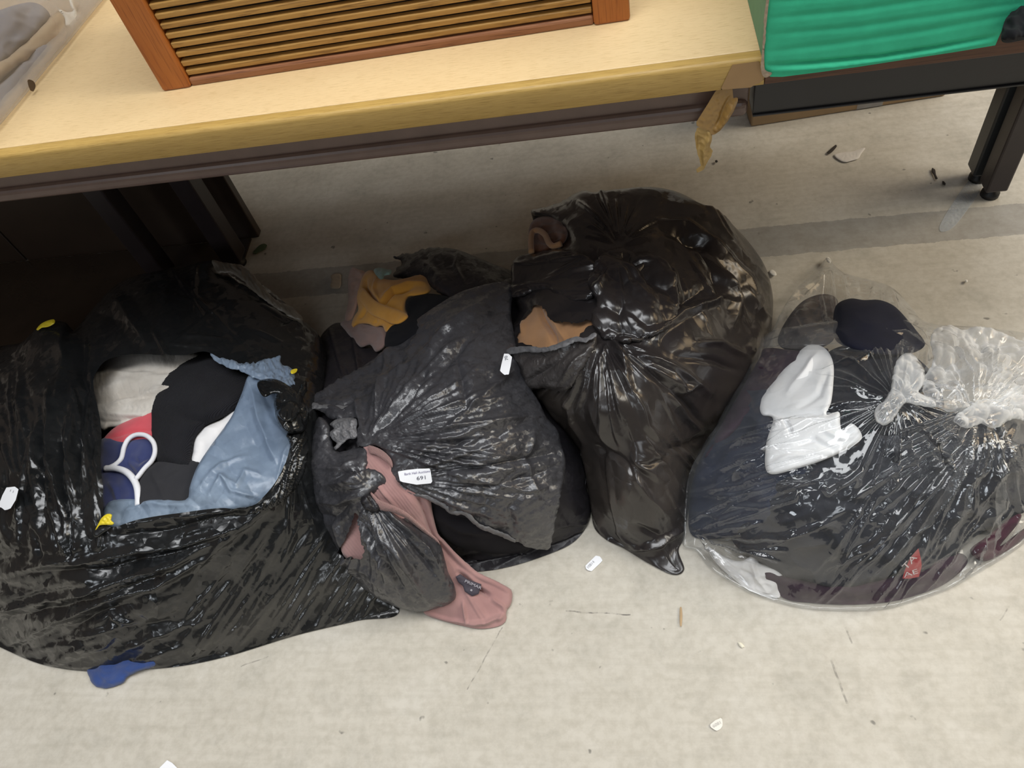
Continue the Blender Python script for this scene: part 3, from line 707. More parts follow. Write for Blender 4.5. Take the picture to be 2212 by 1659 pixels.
# ------------------------------------------------------------------ bag one: open black bag on the left
S1 = Surf([(-90, 800, .14), (-90, 1000, .2), (-90, 1200, .14), (-80, 1360, .02), (0, 1398, .01), (90, 1435, .006), (190, 1450, .004), (300, 1447, .004), (400, 1437, .004), (500, 1415, .004), (640, 1372, .004), (770, 1340, .004), (860, 1318, .004),
           (840, 1200, .05), (780, 1050, .11), (740, 900, .15), (715, 800, .16), (700, 735, .15), (640, 680, .17), (560, 610, .2), (455, 565, .22), (340, 587, .23), (240, 625, .22), (156, 716, .22), (113, 696, .23), (50, 742, .2),
           (110, 860, .27), (60, 1000, .27), (150, 1000, .28), (215, 900, .27), (225, 1090, .28), (100, 1180, .24), (0, 1180, .2), (380, 1110, .27), (540, 1090, .26), (620, 1000, .26), (650, 900, .25), (600, 790, .23), (450, 750, .24), (300, 750, .25), (350, 670, .25),
           (120, 1300, .15), (300, 1280, .16), (480, 1240, .15), (620, 1180, .16), (640, 1300, .06), (300, 1390, .06), (480, 1350, .06)])
bag1 = thing('bin_bag', 'open black bin bag of clothes at the left with a knotted side and yellow drawstring', 'bag', Pz(330, 1150, 0))
f1 = [([(246, 1159), (357, 1151), (516, 1107)], 16, -.010), ([(240, 1136), (357, 1117), (528, 1097), (590, 1070)], 16, .007),
      ([(71, 1218), (171, 1214), (278, 1191), (417, 1171), (516, 1131), (585, 1085)], 15, .010), ([(80, 1236), (238, 1230), (397, 1190), (500, 1150)], 16, -.010),
      ([(-10, 1318), (111, 1298), (222, 1262), (338, 1222), (489, 1159), (580, 1100)], 17, .012), ([(0, 1340), (120, 1318), (250, 1280), (380, 1230)], 16, -.008),
      ([(12, 1397), (119, 1342), (222, 1294), (338, 1262), (437, 1207), (508, 1155)], 16, .010), ([(254, 1413), (286, 1393), (338, 1369), (397, 1350), (470, 1330)], 12, .006),
      ([(120, 1390), (200, 1335), (300, 1300)], 18, -.008), ([(200, 1350), (235, 1330), (262, 1340), (285, 1345)], 9, .006), ([(180, 1405), (230, 1390), (250, 1370)], 10, .005),
      ([(111, 822), (108, 869), (111, 984), (128, 1051), (148, 1119), (155, 1196)], 17, .014), ([(95, 930), (93, 1000), (91, 1051), (89, 1153)], 13, -.016),
      ([(135, 900), (135, 1034), (152, 1119), (157, 1200)], 10, -.014), ([(142, 900), (148, 1017), (165, 1102), (169, 1135)], 11, .010),
      ([(176, 850), (171, 984), (178, 1100)], 13, -.012), ([(196, 860), (214, 984), (221, 1085)], 16, .010), ([(8, 960), (20, 1000), (38, 1030)], 12, .009),
      ([(60, 900), (50, 960), (40, 1030), (20, 1100)], 20, -.012), ([(83, 936), (81, 994), (95, 1034)], 10, .008), ([(75, 1140), (80, 1190), (90, 1215)], 12, -.008),
      ([(60, 1215), (100, 1208), (160, 1205)], 10, .006), ([(395, 610), (430, 650), (520, 740)], 6, .004), ([(470, 575), (560, 640), (650, 690)], 10, .006), ([(130, 720), (140, 780), (120, 860)], 22, .010), ([(250, 640), (290, 700), (330, 760)], 30, .012), ([(180, 740), (175, 800), (190, 850)], 20, -.012)]
def wr1(X, Y):
    m = sm(X, 330, 480) * sm(Y, 1110, 1170); l = (1 - sm(X, 215, 260)) * sm(Y, 770, 860) * (1 - sm(Y, 1160, 1215)); top = 1 - sm(Y, 740, 800)
    fr = sm(Y, 1150, 1220) * (1 - m)
    h = strokes(X, Y, f1) + soft(X, Y, 130, .004, 3)
    h = h + m * (lines(X, Y, 46, (430, 1120, 800, 1380), 124, 5, 150, 330, 11, .0042, 3, .05) + facets(X, Y, 46, .006, 124, 3.5, 4))
    h = h + fr * (facets(X, Y, 44, .0095, 160, 2.6, 7) + lines(X, Y, 12, (0, 1200, 420, 1420), 158, 7, 120, 300, 12, .005, 8) + facets(X, Y, 17, .0016, 160, 1.6, 5))
    h = h + l * (lines(X, Y, 20, (-60, 830, 215, 1160), 86, 6, 130, 300, 12, .008, 9) + facets(X, Y, 32, .007, 86, 2.2, 11) + facets(X, Y, 13, .0020, 86, 1.3, 3))
    h = h + top * (facets(X, Y, 85, .010, 30, 1.8, 12) + lines(X, Y, 16, (160, 600, 680, 760), 20, 40, 80, 200, 10, .005, 4))
    h = h + fan(X, Y, (632, 985), 16, 70, 190, 12, 90, 260, 12, .007, 5)
    return h
mouth1 = [(201, 832), (212, 800), (240, 776), (300, 766), (395, 770), (450, 764), (520, 800), (560, 792), (608, 800), (628, 830), (632, 880), (630, 940), (622, 985), (600, 1030), (570, 1068), (540, 1090), (470, 1097), (380, 1108), (300, 1122), (245, 1138), (226, 1120), (226, 1050), (219, 960), (212, 890)]
body1 = [(-90, 800), (-60, 765), (0, 748), (50, 738), (85, 705), (113, 694), (143, 697), (157, 716), (200, 668), (240, 625), (280, 600), (340, 585), (400, 573), (455, 563), (500, 585), (560, 610), (625, 662), (640, 682), (690, 725), (702, 800), (698, 900), (716, 1050), (775, 1190), (862, 1318), (770, 1341), (640, 1372), (500, 1415), (400, 1437), (300, 1447), (190, 1450), (90, 1435), (0, 1398), (-80, 1360), (-130, 1200), (-130, 950)]
sheet('bag_body', BLK, body1, S1, 2.6, 0, .05, 45, holes=[mouth1], wr=wr1, back=.16, bback=26, drop=True, parent=bag1, rag=0, thinf=lambda X, Y: sm(X, 300, 560) * sm(Y - .35 * (600 - X), 1190, 1330) * (.55 + .8 * perlin(X / 110 + Y / 60, Y / 90, 3)))
# torn pale strip of the rim
sheet('torn_edge', plastic('thin_stretched_plastic', (.10, .088, .07), (.17, .15, .125), .35), [(457, 562), (475, 566), (520, 572), (545, 590), (575, 628), (600, 650), (632, 664), (655, 690), (640, 690), (600, 668), (560, 640), (530, 610), (500, 590), (470, 588)], S1, 2, -.006, .004, 6,
      wr=lambda X, Y: grain(X, Y, 60, 40, 9, .004, 3), parent=bag1, rag=1.5)['label'] = 'thin stretched torn rim of the bag'
sheet('torn_edge', LINER, [(452, 758), (478, 770), (505, 776), (520, 782), (545, 780), (565, 776), (590, 772), (606, 768), (608, 785), (628, 795), (638, 812), (634, 830), (618, 838), (596, 832), (570, 822), (545, 815), (520, 802), (490, 792), (462, 776)], S1, 2, -.004, .006, 10,
      wr=lambda X, Y: crumple(X, Y, 16, .004, 3), parent=bag1, rag=2.5)['label'] = 'torn blue grey edge of the inner lining'
# contents surface, lower than the mouth rim
S1c = Surf([(180, 780, .18), (300, 740, .19), (450, 740, .19), (640, 780, .18), (660, 900, .18), (640, 1050, .18), (540, 1110, .2), (380, 1130, .21), (220, 1150, .21), (190, 1000, .2), (300, 850, .21), (430, 850, .235), (350, 980, .215), (480, 960, .22), (400, 1040, .215), (280, 1040, .215)])
sheet('inner_lining', LINER, [(236, 1084), (330, 1078), (400, 1080), (410, 1050), (425, 1010), (450, 970), (490, 915), (505, 890), (522, 850), (536, 812), (560, 800), (600, 800), (640, 830), (655, 900), (650, 980), (620, 1050), (570, 1090), (500, 1104), (380, 1120), (236, 1140)],
      Surf([(230, 1080, .225), (330, 1078, .23), (400, 1078, .24), (450, 970, .25), (535, 815, .245), (640, 830, .235), (655, 950, .235), (560, 1110, .215), (380, 1130, .222), (230, 1140, .222), (540, 980, .235), (520, 1060, .25)]), 2.2, 0, .008, 12,
      wr=lambda X, Y: strokes(X, Y, [([(536, 818), (560, 900), (580, 960), (600, 1010)], 14, .009), ([(560, 830), (600, 910), (640, 950)], 12, -.008), ([(425, 1060), (480, 1005), (540, 985)], 10, .006), ([(460, 1020), (510, 1050), (530, 1020), (570, 1030)], 9, .006),
             ([(600, 1040), (610, 1000), (632, 950)], 9, .006), ([(480, 900), (470, 960)], 14, .004), ([(440, 1080), (480, 1030), (500, 1060), (560, 1075)], 9, .006), ([(240, 1110), (330, 1088), (420, 1092)], 10, .004)]) + facets(X, Y, 46, .008, 60, 1.4, 6) + facets(X, Y, 16, .0009, 0, 1, 3),
      parent=bag1)['label'] = 'blue grey inner lining folded over the clothes'
# side knot
def knot(name, mat, poly, surf, parent, g, k=5, amp=.012, dt=-.012, bulge=.02, seed=1, cr=.004, lab=None, st=()):
    o = sheet(name, mat, poly, surf, 1.8, dt, bulge, 16, wr=lambda X, Y: fan(X, Y, g, 14, 0, 360, 5, 30, 80, 8, amp, seed) + facets(X, Y, 17, cr * 2, 60, 1.6, seed + 2) + (strokes(X, Y, st) if st else 0), back=.02, bback=14, parent=parent, rag=1.2)
    if lab: o['label'] = lab
    return o
knot('knot', BLK, [(600, 842), (622, 838), (640, 848), (652, 826), (662, 822), (664, 842), (655, 862), (664, 880), (668, 905), (658, 930), (640, 940), (618, 936), (602, 918), (594, 890), (592, 865)], S1, bag1, (642, 872), 5, .012, -.03, .03, 2)
sheet('strap', BLK, [(556, 826), (575, 818), (600, 820), (625, 834), (645, 852), (636, 862), (612, 852), (590, 850), (572, 858), (560, 845)], S1, 1.8, -.03, .008, 9, wr=lambda X, Y: grain(X, Y, 25, 40, 8, .003, 2), parent=bag1)
sheet('strap', BLK, [(600, 888), (622, 866), (640, 868), (648, 884), (640, 904), (622, 912), (606, 905)], S1, 1.8, -.045, .012, 9, wr=lambda X, Y: grain(X, Y, 110, 40, 10, .003, 5), parent=bag1)
sheet('gathered_tail', BLK, [(618, 938), (640, 936), (662, 930), (668, 960), (664, 1000), (650, 1040), (628, 1070), (600, 1092), (560, 1108), (530, 1112), (560, 1085), (590, 1060), (610, 1030), (625, 990), (626, 960)], S1, 2, -.012, .02, 16,
      wr=lambda X, Y: grain(X, Y, 112, 120, 9, .007, 3) + crumple(X, Y, 14, .0015, 3), back=.02, bback=14, parent=bag1)
for pl in ([(205, 1146), (212, 1132), (220, 1118), (232, 1110), (242, 1112), (240, 1124), (247, 1130), (243, 1134), (222, 1134), (214, 1136), (208, 1144)], [(78, 712), (88, 700), (104, 692), (117, 690), (118, 698), (104, 706), (90, 708), (82, 714)], [(628, 800), (642, 796), (640, 804), (630, 808)]):
    sheet('drawstring', YEL, pl, S1, 1.5, -.014, .003, 5, wr=lambda X, Y: .002 * perlin(X / 6, Y / 6, 3), parent=bag1)['label'] = 'yellow plastic drawstring tab'
sheet('drawstring_slot', BLK, [(199, 1150), (204, 1140), (216, 1138), (232, 1136), (240, 1140), (226, 1150), (212, 1160), (203, 1160)], S1, 1.5, -.011, .003, 5, parent=bag1)

# clothes in bag one
FUR = cloth('cream_fleece', (.70, .66, .60), (.54, .49, .43), weave=260, bs=.9); CORAL = cloth('coral_cotton', (.72, .105, .13), (.60, .075, .10))
NAVY = cloth('navy_satin', (.032, .045, .15), (.02, .028, .10), .6); PIPE = cloth('white_piping', (.82, .83, .87), (.72, .73, .78))
KNIT = cloth('black_rib_knit', (.014, .014, .018), (.010, .010, .013), rib=(110, (0, 0, .5), 1.0)); DGR = cloth('charcoal_jersey', (.034, .034, .038), (.026, .026, .03)); WHT = cloth('white_cotton', (.86, .85, .85), (.80, .79, .80))
tag(sheet('fleece_garment', FUR, [(190, 850), (200, 800), (240, 770), (300, 755), (410, 755), (440, 790), (400, 850), (350, 900), (290, 920), (240, 925), (215, 925)], S1c, 2.5, 0, .03, 30,
    wr=lambda X, Y: strokes(X, Y, [([(205, 872), (270, 856), (340, 855)], 9, -.006), ([(250, 800), (320, 800), (370, 800)], 8, -.004), ([(300, 812), (340, 806), (375, 802)], 6, -.005), ([(215, 908), (250, 912), (300, 900)], 8, -.005)]) + grain(X, Y, 80, 26, 5, .0012, 3) + .005 * perlin(X / 60, Y / 40, 1) + lines(X, Y, 7, (210, 780, 380, 900), -6, 8, 80, 160, 12, .006, 4), back=.05),
    'cream fleecy garment at the top of the open bag', 'garment')
tag(sheet('coral_top', CORAL, [(215, 965), (228, 942), (250, 922), (285, 905), (340, 882), (360, 900), (350, 950), (300, 965), (250, 975)], S1c, 2.2, -.004, .012, 14,
    wr=lambda X, Y: strokes(X, Y, [([(235, 945), (270, 935), (330, 928)], 7, -.005)]) + .002 * perlin(X / 40, Y / 25, 1), back=.02), 'coral red top tucked under the cream fleece', 'garment')
nv = thing('navy_garment', 'navy garment with white piped edges in the open bag', 'garment', Pz(270, 1040, .2))
sheet('garment_body', NAVY, [(215, 960), (232, 945), (262, 952), (300, 945), (325, 950), (334, 980), (322, 1005), (300, 1030), (304, 1080), (300, 1100), (225, 1105), (215, 1040)], S1c, 2, -.008, .012, 12,
      wr=lambda X, Y: strokes(X, Y, [([(232, 1020), (265, 1000), (275, 965)], 10, .006), ([(280, 990), (300, 1000), (325, 985)], 10, -.006), ([(236, 1040), (250, 1060), (255, 1090)], 10, .005), ([(270, 1000), (290, 1020), (296, 1040)], 8, -.008)]) + .002 * perlin(X / 25, Y / 25, 4), back=.02, parent=nv)
tube('piping', PIPE, [(226, 1014), (248, 1004), (262, 990), (268, 966), (278, 948), (295, 939), (316, 941), (331, 955), (335, 975), (328, 995), (312, 1012), (298, 1030), (292, 1036)], S1c, .0042, -.016, nv)
tube('piping', PIPE, [(228, 1012), (250, 1012), (270, 1018), (286, 1032), (296, 1052), (299, 1075), (299, 1092)], S1c, .0058, -.014, nv)
tag(sheet('knit_garment', KNIT, [(325, 895), (332, 865), (350, 825), (378, 795), (420, 770), (470, 760), (530, 790), (555, 820), (540, 860), (505, 890), (470, 908), (448, 920), (425, 945), (416, 985), (420, 1015), (370, 1010), (335, 995), (325, 950)], S1c, 2.5, -.022, .03, 28,
    wr=lambda X, Y: strokes(X, Y, [([(395, 900), (430, 908), (450, 920)], 14, -.007), ([(340, 930), (360, 980), (380, 1000)], 20, .004)]) + .003 * perlin(X / 50, Y / 50, 2), back=.05), 'black ribbed knit garment in the middle of the open bag', 'garment')
tag(sheet('white_garment', WHT, [(410, 1010), (416, 975), (418, 950), (432, 930), (450, 918), (480, 905), (505, 885), (530, 890), (500, 960), (470, 1010), (435, 1020)], S1c, 2.2, -.006, .016, 16, wr=wv(.003, 30, 5), back=.02), 'white garment between the black knit and the blue grey lining', 'garment')
tag(sheet('charcoal_garment', DGR, [(296, 1050), (310, 1018), (335, 998), (370, 988), (410, 992), (440, 1004), (430, 1050), (415, 1100), (300, 1105)], S1c, 2.2, -.018, .02, 18,
    wr=lambda X, Y: strokes(X, Y, [([(322, 1010), (345, 1050), (355, 1080)], 12, .004), ([(400, 1010), (360, 1035), (340, 1040)], 9, .003)]) + .002 * perlin(X / 40, Y / 40, 6), back=.02), 'charcoal jersey garment below the black knit', 'garment')
BLUE = cloth('royal_blue_fleece', (.028, .062, .21), (.018, .042, .15), weave=420, bs=.6)
SF = Surf([(150, 1400, .004), (400, 1400, .02), (150, 1500, .004), (400, 1500, .004), (230, 1470, .012), (280, 1440, .02)])
tag(sheet('blue_garment', BLUE, [(170, 1405), (186, 1445), (196, 1470), (206, 1482), (228, 1487), (252, 1482), (268, 1474), (276, 1462), (300, 1450), (340, 1436), (360, 1405), (260, 1390)], SF, 2.2, 0, .012, 14, wr=wv(.004, 25, 7), back=.02, rag=1), 'royal blue garment sticking out under the open black bag', 'garment')

# ------------------------------------------------------------------ bag two: torn charcoal bag in the middle
S2 = Surf([(690, 735, .12), (735, 698, .12), (790, 730, .14), (850, 730, .17), (900, 680, .19), (1010, 620, .2), (1107, 595, .18), (1120, 700, .2), (1140, 800, .2), (1185, 890, .17), (1225, 935, .15), (1258, 985, .12), (1268, 1060, .09), (1272, 1125, .05), (1240, 1170, .02), (1180, 1198, .006), (1100, 1222, .004), (1030, 1234, .004), (940, 1240, .02), (850, 1310, .02), (780, 1275, .05),
           (700, 1140, .12), (665, 1050, .17), (662, 960, .2), (665, 880, .21), (690, 820, .18), (720, 780, .15), (780, 900, .24), (800, 960, .25), (900, 850, .27), (1000, 800, .27), (1000, 950, .27), (1100, 900, .25), (900, 1000, .25), (1000, 1080, .2), (1120, 1050, .19), (1150, 1150, .1), (1000, 1170, .1), (740, 1040, .22), (800, 1100, .2), (860, 1190, .15), (920, 1270, .09), (960, 1310, .03), (740, 1180, .13), (1000, 700, .24)])
bag2 = thing('bin_bag', 'torn charcoal bin bag in the middle with a numbered lot sticker', 'bag', Pz(960, 1150, 0))
sheet('bag_body', GRY2, [(690, 735), (712, 705), (735, 697), (760, 712), (790, 735), (840, 745), (880, 730), (930, 690), (1010, 630), (1107, 600), (1125, 650), (1130, 720), (1140, 790), (1160, 840), (1190, 890), (1225, 935), (1255, 980), (1266, 1020), (1266, 1050), (1275, 1085), (1273, 1125), (1240, 1170), (1180, 1199), (1100, 1224), (1030, 1234), (960, 1228), (900, 1240), (850, 1290), (800, 1270), (740, 1210), (700, 1140), (676, 1080), (664, 1010), (668, 930), (674, 880), (690, 830), (700, 780)],
      S2, 2.8, .034, .04, 45, wr=lambda X, Y: facets(X, Y, 62, .007, 70, 1.6, 3) + (1 - sm(X, 780, 860)) * lines(X, Y, 14, (670, 720, 800, 1100), 82, 12, 100, 220, 11, .008, 5) + sm(Y, 1080, 1150) * lines(X, Y, 18, (950, 1100, 1270, 1230), 155, 10, 80, 200, 9, .005, 2), back=.15, bback=26, drop=True, parent=bag2)
# main torn flap with the sticker
flapB = [(663, 872), (672, 858), (700, 838), (733, 818), (770, 800), (800, 780), (830, 757), (850, 735), (868, 705), (900, 690), (940, 662), (1010, 625), (1100, 612), (1104, 680), (1118, 760), (1135, 820), (1160, 860), (1180, 900), (1205, 930), (1212, 960), (1222, 1000), (1214, 1060), (1206, 1100), (1196, 1150), (1188, 1184), (1172, 1186), (1143, 1182), (1112, 1168), (1085, 1155), (1058, 1144), (1031, 1131), (1007, 1108), (980, 1106), (953, 1087), (925, 1072), (901, 1066), (877, 1056), (862, 1045), (846, 1040), (843, 1020), (848, 1000), (840, 985), (825, 970), (808, 962), (790, 965), (772, 962), (771, 935), (772, 905), (740, 905), (715, 905), (690, 888), (668, 885)]
fB = [([(663, 866), (733, 822), (815, 787), (860, 740)], 14, .006), ([(799, 944), (865, 865), (965, 765), (1040, 700)], 13, .010), ([(786, 941), (825, 831), (898, 782), (960, 720)], 15, .010), ([(812, 940), (880, 880), (930, 800)], 10, -.008),
      ([(859, 992), (965, 950), (1097, 905), (1180, 900)], 14, .008), ([(938, 1016), (1031, 1012), (1130, 991), (1200, 980)], 14, -.012), ([(950, 945), (1008, 891), (1064, 841), (1110, 800)], 12, .010), ([(880, 1000), (960, 975), (1040, 930)], 11, -.007),
      ([(870, 930), (950, 900), (1010, 870)], 9, -.007), ([(900, 960), (990, 920), (1060, 905)], 8, .005), ([(930, 1030), (1020, 1030), (1140, 1060), (1190, 1050)], 10, .005), ([(940, 1055), (1050, 1050), (1150, 1030), (1210, 1000)], 9, -.006), ([(1130, 1060), (1100, 1100), (1110, 1150)], 12, -.006),
      ([(770, 850), (775, 900), (790, 950)], 10, .008), ([(690, 870), (740, 880), (775, 860)], 8, -.005), ([(1150, 930), (1140, 1000), (1160, 1080)], 14, .006), ([(985, 770), (1000, 830), (1010, 890)], 14, -.007), ([(1060, 640), (960, 720), (900, 800)], 16, .009), ([(1085, 660), (1000, 740), (940, 830)], 14, -.008)]
def wrB(X, Y):
    h = strokes(X, Y, fB) + fan(X, Y, (797, 955), 48, -78, 24, 10, 120, 380, 8, .0085, 4) + .8 * fan(X, Y, (843, 1030), 34, -38, 40, 10, 100, 340, 8, .0075, 7)
    return h + facets(X, Y, 42, .0055, -22, 2.2, 5) + facets(X, Y, 16, .0034, -22, 2.0, 2) + facets(X, Y, 7, .0011, -20, 1.8, 3) + soft(X, Y, 90, .003, 2)
rgB = lambda x, y: ((y > 1030) | (x < 780)).astype(float) + .2
sheet('torn_flap', GRY, flapB, S2, 2.2, -.006, .004, 12, wr=wrB, back=.002, parent=bag2, rag=2.2, ragf=rgB, fade=5)['label'] = 'crinkled torn charcoal flap spread over the bag'
PALE = plastic('pale_torn_plastic', (.11, .11, .115), (.19, .185, .19), .4, .9, 110)
sheet('torn_edge', PALE, [(655, 884), (664, 870), (700, 872), (740, 876), (772, 878), (770, 886), (745, 890), (720, 894), (708, 884), (690, 884), (672, 884)], S2, 1.6, -.012, .003, 6, wr=lambda X, Y: crumple(X, Y, 10, .002, 3), parent=bag2, rag=1.5)['label'] = 'pale ragged torn edge'
sheet('torn_edge', PALE, [(720, 908), (745, 903), (770, 904), (771, 925), (771, 945), (752, 950), (735, 962), (724, 972), (722, 966), (728, 958), (716, 948), (712, 935), (722, 925), (712, 918)], S2, 1.6, -.010, .004, 6, wr=lambda X, Y: crumple(X, Y, 14, .004, 5), parent=bag2, rag=1.6)['label'] = 'pale ragged torn edge'
sheet('torn_edge', PALE, [(846, 1040), (864, 1046), (880, 1056), (903, 1064), (926, 1070), (955, 1085), (982, 1104), (1008, 1104), (1032, 1128), (1060, 1140), (1088, 1152), (1114, 1165), (1113, 1172), (1085, 1161), (1057, 1150), (1030, 1137), (1004, 1114), (978, 1112), (950, 1093), (922, 1078), (898, 1072), (874, 1062), (858, 1050)], S2, 1.6, -.0105, .002, 4, wr=lambda X, Y: facets(X, Y, 8, .0025, 0, 1.2, 3), parent=bag2, rag=1.8)['label'] = 'pale frayed lower edge of the torn flap'
# hump of the torn rear side
S2h = Surf([(850, 560, .1), (920, 535, .12), (1000, 540, .13), (1110, 590, .12), (1120, 650, .16), (1000, 690, .19), (900, 640, .17), (960, 590, .17), (1050, 610, .18), (860, 600, .13)])
sheet('torn_flap', GRY2, [(848, 553), (862, 555), (870, 548), (890, 546), (918, 536), (948, 534), (976, 537), (1005, 545), (1031, 556), (1070, 572), (1112, 592), (1115, 640), (1080, 650), (1040, 640), (1010, 665), (985, 670), (960, 640), (945, 630), (925, 615), (915, 600), (880, 600), (850, 598), (858, 580), (868, 566), (860, 560)], S2h, 2.5, 0, .03, 22,
      wr=lambda X, Y: strokes(X, Y, [([(990, 545), (985, 580), (1000, 610)], 9, .008), ([(900, 560), (930, 580), (960, 620)], 14, .006)]) + facets(X, Y, 50, .008, 20, 1.4, 7), back=.05, parent=bag2, rag=3, ragf=lambda x, y: (x < 960).astype(float) + .1)['label'] = 'torn dark rear flap of the bag'
# knotted tail in front
S2t = Surf([(680, 1000, .21), (760, 980, .235), (830, 1030, .24), (700, 1120, .15), (800, 1070, .23), (760, 1040, .245), (760, 1160, .16), (860, 1110, .2), (945, 1170, .14), (975, 1230, .1), (975, 1300, .04), (900, 1325, .02), (800, 1285, .05), (745, 1215, .09), (850, 1200, .165), (900, 1250, .11), (690, 1060, .19)])
tail = [(690, 900), (712, 920), (716, 950), (730, 975), (765, 968), (795, 965), (798, 1000), (793, 1012), (815, 1018), (835, 1030), (842, 1043), (838, 1052), (822, 1060), (806, 1072), (800, 1080), (820, 1088), (850, 1098), (890, 1122), (920, 1145), (948, 1172), (960, 1205), (968, 1235), (980, 1262), (984, 1290), (970, 1305), (945, 1314), (905, 1322), (870, 1316), (830, 1300), (790, 1276), (765, 1250), (742, 1212), (720, 1170), (702, 1142), (688, 1112), (672, 1075), (664, 1020), (672, 960), (680, 920)]
fT = [([(790, 1075), (850, 1120), (920, 1180), (965, 1260)], 11, .010), ([(785, 1090), (830, 1160), (890, 1240), (930, 1300)], 11, .010), ([(780, 1100), (800, 1170), (850, 1250), (880, 1305)], 11, .008), ([(800, 1085), (870, 1150), (940, 1240)], 8, -.010), ([(780, 1110), (820, 1190), (870, 1270)], 8, -.010),
      ([(700, 1050), (760, 1040), (800, 1018), (835, 1040)], 16, .012), ([(690, 1085), (740, 1085), (800, 1058)], 13, .008), ([(720, 1040), (740, 1020), (800, 1015)], 7, -.010), ([(690, 1010), (740, 1010), (780, 990)], 9, .006), ([(770, 1070), (720, 1120), (690, 1110)], 14, -.010), ([(720, 1110), (735, 1170), (760, 1230)], 10, .008), ([(740, 1200), (800, 1240), (850, 1290)], 12, .006)]
sheet('tail', GRY, tail, S2t, 2.0, -.014, .022, 22, holes=[[(762, 1118), (768, 1108), (776, 1118), (786, 1150), (791, 1180), (788, 1200), (778, 1204), (772, 1200), (755, 1198), (740, 1190), (745, 1165), (755, 1140)]],
      wr=lambda X, Y: strokes(X, Y, fT) + fan(X, Y, (797, 1082), 26, 35, 120, 8, 120, 260, 9, .010, 3) + fan(X, Y, (800, 1050), 10, 130, 240, 10, 60, 130, 10, .008, 4) + facets(X, Y, 28, .004, 60, 2, 3) + facets(X, Y, 10, .0009, 0, 1, 3), back=.004, parent=bag2, rag=1.2, ragh=3)['label'] = 'twisted charcoal plastic tail hanging over the floor'
knot('knot', GRY2, [(782, 1072), (795, 1066), (812, 1078), (822, 1094), (815, 1108), (798, 1106), (784, 1096), (778, 1084)], S2t, bag2, (800, 1086), 4, .008, -.03, .015, 5)
# lot sticker
stk = sheet('lot_sticker', WHITE, [(859.5, 1018.5), (880, 1015), (905, 1012.5), (928, 1012), (930, 1017), (933.6, 1040), (931, 1044), (900, 1047), (870, 1041.5), (863.9, 1038.8)], S2, 1.5, -.026, 0, 5, back=.0008, parent=bag2, smooth=False)
stk['label'] = 'white lot sticker printed with a number'
ba = bag2
def text_part(name, s, p0, p1, h, surf, dt, mat, sheet_obj):
    o = text_on(name, s, p0, p1, h, surf, dt, mat, None)
    w = parent_world(sheet_obj); co = np.array([v.co for v in o.data.vertices]) - np.array(w)
    o.data.vertices.foreach_set('co', co.astype(np.float32).ravel()); o.data.update(); o.parent = sheet_obj; return o
text_part('number', '691', (900.5, 1037.3), (919.5, 1035.2), 8.0, S2, -.0268, INK, stk)
text_part('lettering', 'Bank Hall Auctions', (874, 1026.8), (929.3, 1020), 5, S2, -.0268, INKP, stk)
sheet('underline', INKP, [(874, 1028), (929.5, 1021), (929.5, 1021.6), (874, 1028.6)], S2, .5, -.0268, 0, 5, back=0, parent=stk, smooth=False) if False else None

# pink ribbed garment
PINK = cloth('dusty_pink_rib', (.40, .225, .205), (.33, .175, .16), weave=500, rib=(200, (0, 0, -.6), 1.0)); PINKP = cloth('dusty_pink_jersey', (.39, .225, .21), (.32, .175, .165), weave=500)
DLAB = simple('dark_woven_label', (.05, .042, .058), .7); 
S2p = Surf([(790, 950, .252), (850, 1000, .252), (800, 1050, .240), (900, 1060, .232), (860, 1120, .20), (950, 1150, .135), (900, 1180, .14), (1000, 1220, .065), (950, 1280, .05), (1105, 1275, .02), (1095, 1350, .004), (1030, 1360, .004), (930, 1330, .01), (1020, 1300, .03), (740, 1120, .17), (800, 1190, .15)])
pk = thing('pink_garment', 'dusty pink ribbed top spilling from the torn charcoal bag onto the floor', 'garment', Pz(1010, 1320, 0))
fP = [([(810, 985), (850, 1020), (880, 1060), (930, 1110)], 10, -.004), ([(820, 1090), (870, 1120), (920, 1165), (950, 1190)], 10, .009), ([(900, 1060), (918, 1110), (945, 1170), (990, 1220)], 10, -.006), ([(955, 1165), (1000, 1215), (1050, 1250), (1104, 1276)], 10, .008),
      ([(990, 1238), (1035, 1275), (1060, 1290)], 9, -.010), ([(915, 1322), (970, 1340), (1010, 1346)], 7, .004), ([(1000, 1300), (1005, 1325), (1010, 1345)], 5, .005), ([(1010, 1345), (1050, 1345), (1090, 1325)], 9, .006), ([(1060, 1290), (1085, 1310), (1095, 1330)], 8, .004), ([(1085, 1330), (1075, 1340)], 6, .005)]
sheet('garment_body', PINKP, [(785, 955), (800, 960), (825, 972), (842, 992), (850, 1020), (870, 1050), (905, 1062), (928, 1075), (935, 1110), (946, 1152), (958, 1165), (985, 1195), (1012, 1222), (1036, 1240), (1070, 1255), (1100, 1270), (1107, 1282), (1104, 1305), (1094, 1320), (1094, 1338), (1084, 1350), (1058, 1357), (1030, 1358), (1000, 1352), (960, 1342), (928, 1332), (914, 1322), (918, 1300), (900, 1250), (850, 1180), (820, 1210), (760, 1215), (735, 1180), (745, 1110), (780, 1060)],
      S2p, 2.2, 0, .008, 10, wr=lambda X, Y: 1.7 * strokes(X, Y, fP) + lines(X, Y, 16, (790, 960, 1080, 1330), 48, 9, 70, 200, 11, .005, 3) + soft(X, Y, 50, .002, 3) + (1 - sm(Y, 1180, 1230)) * 0.0005 * np.sin((X * math.sin(math.radians(52)) - Y * math.cos(math.radians(52))) * 1.05), back=.006, parent=pk)
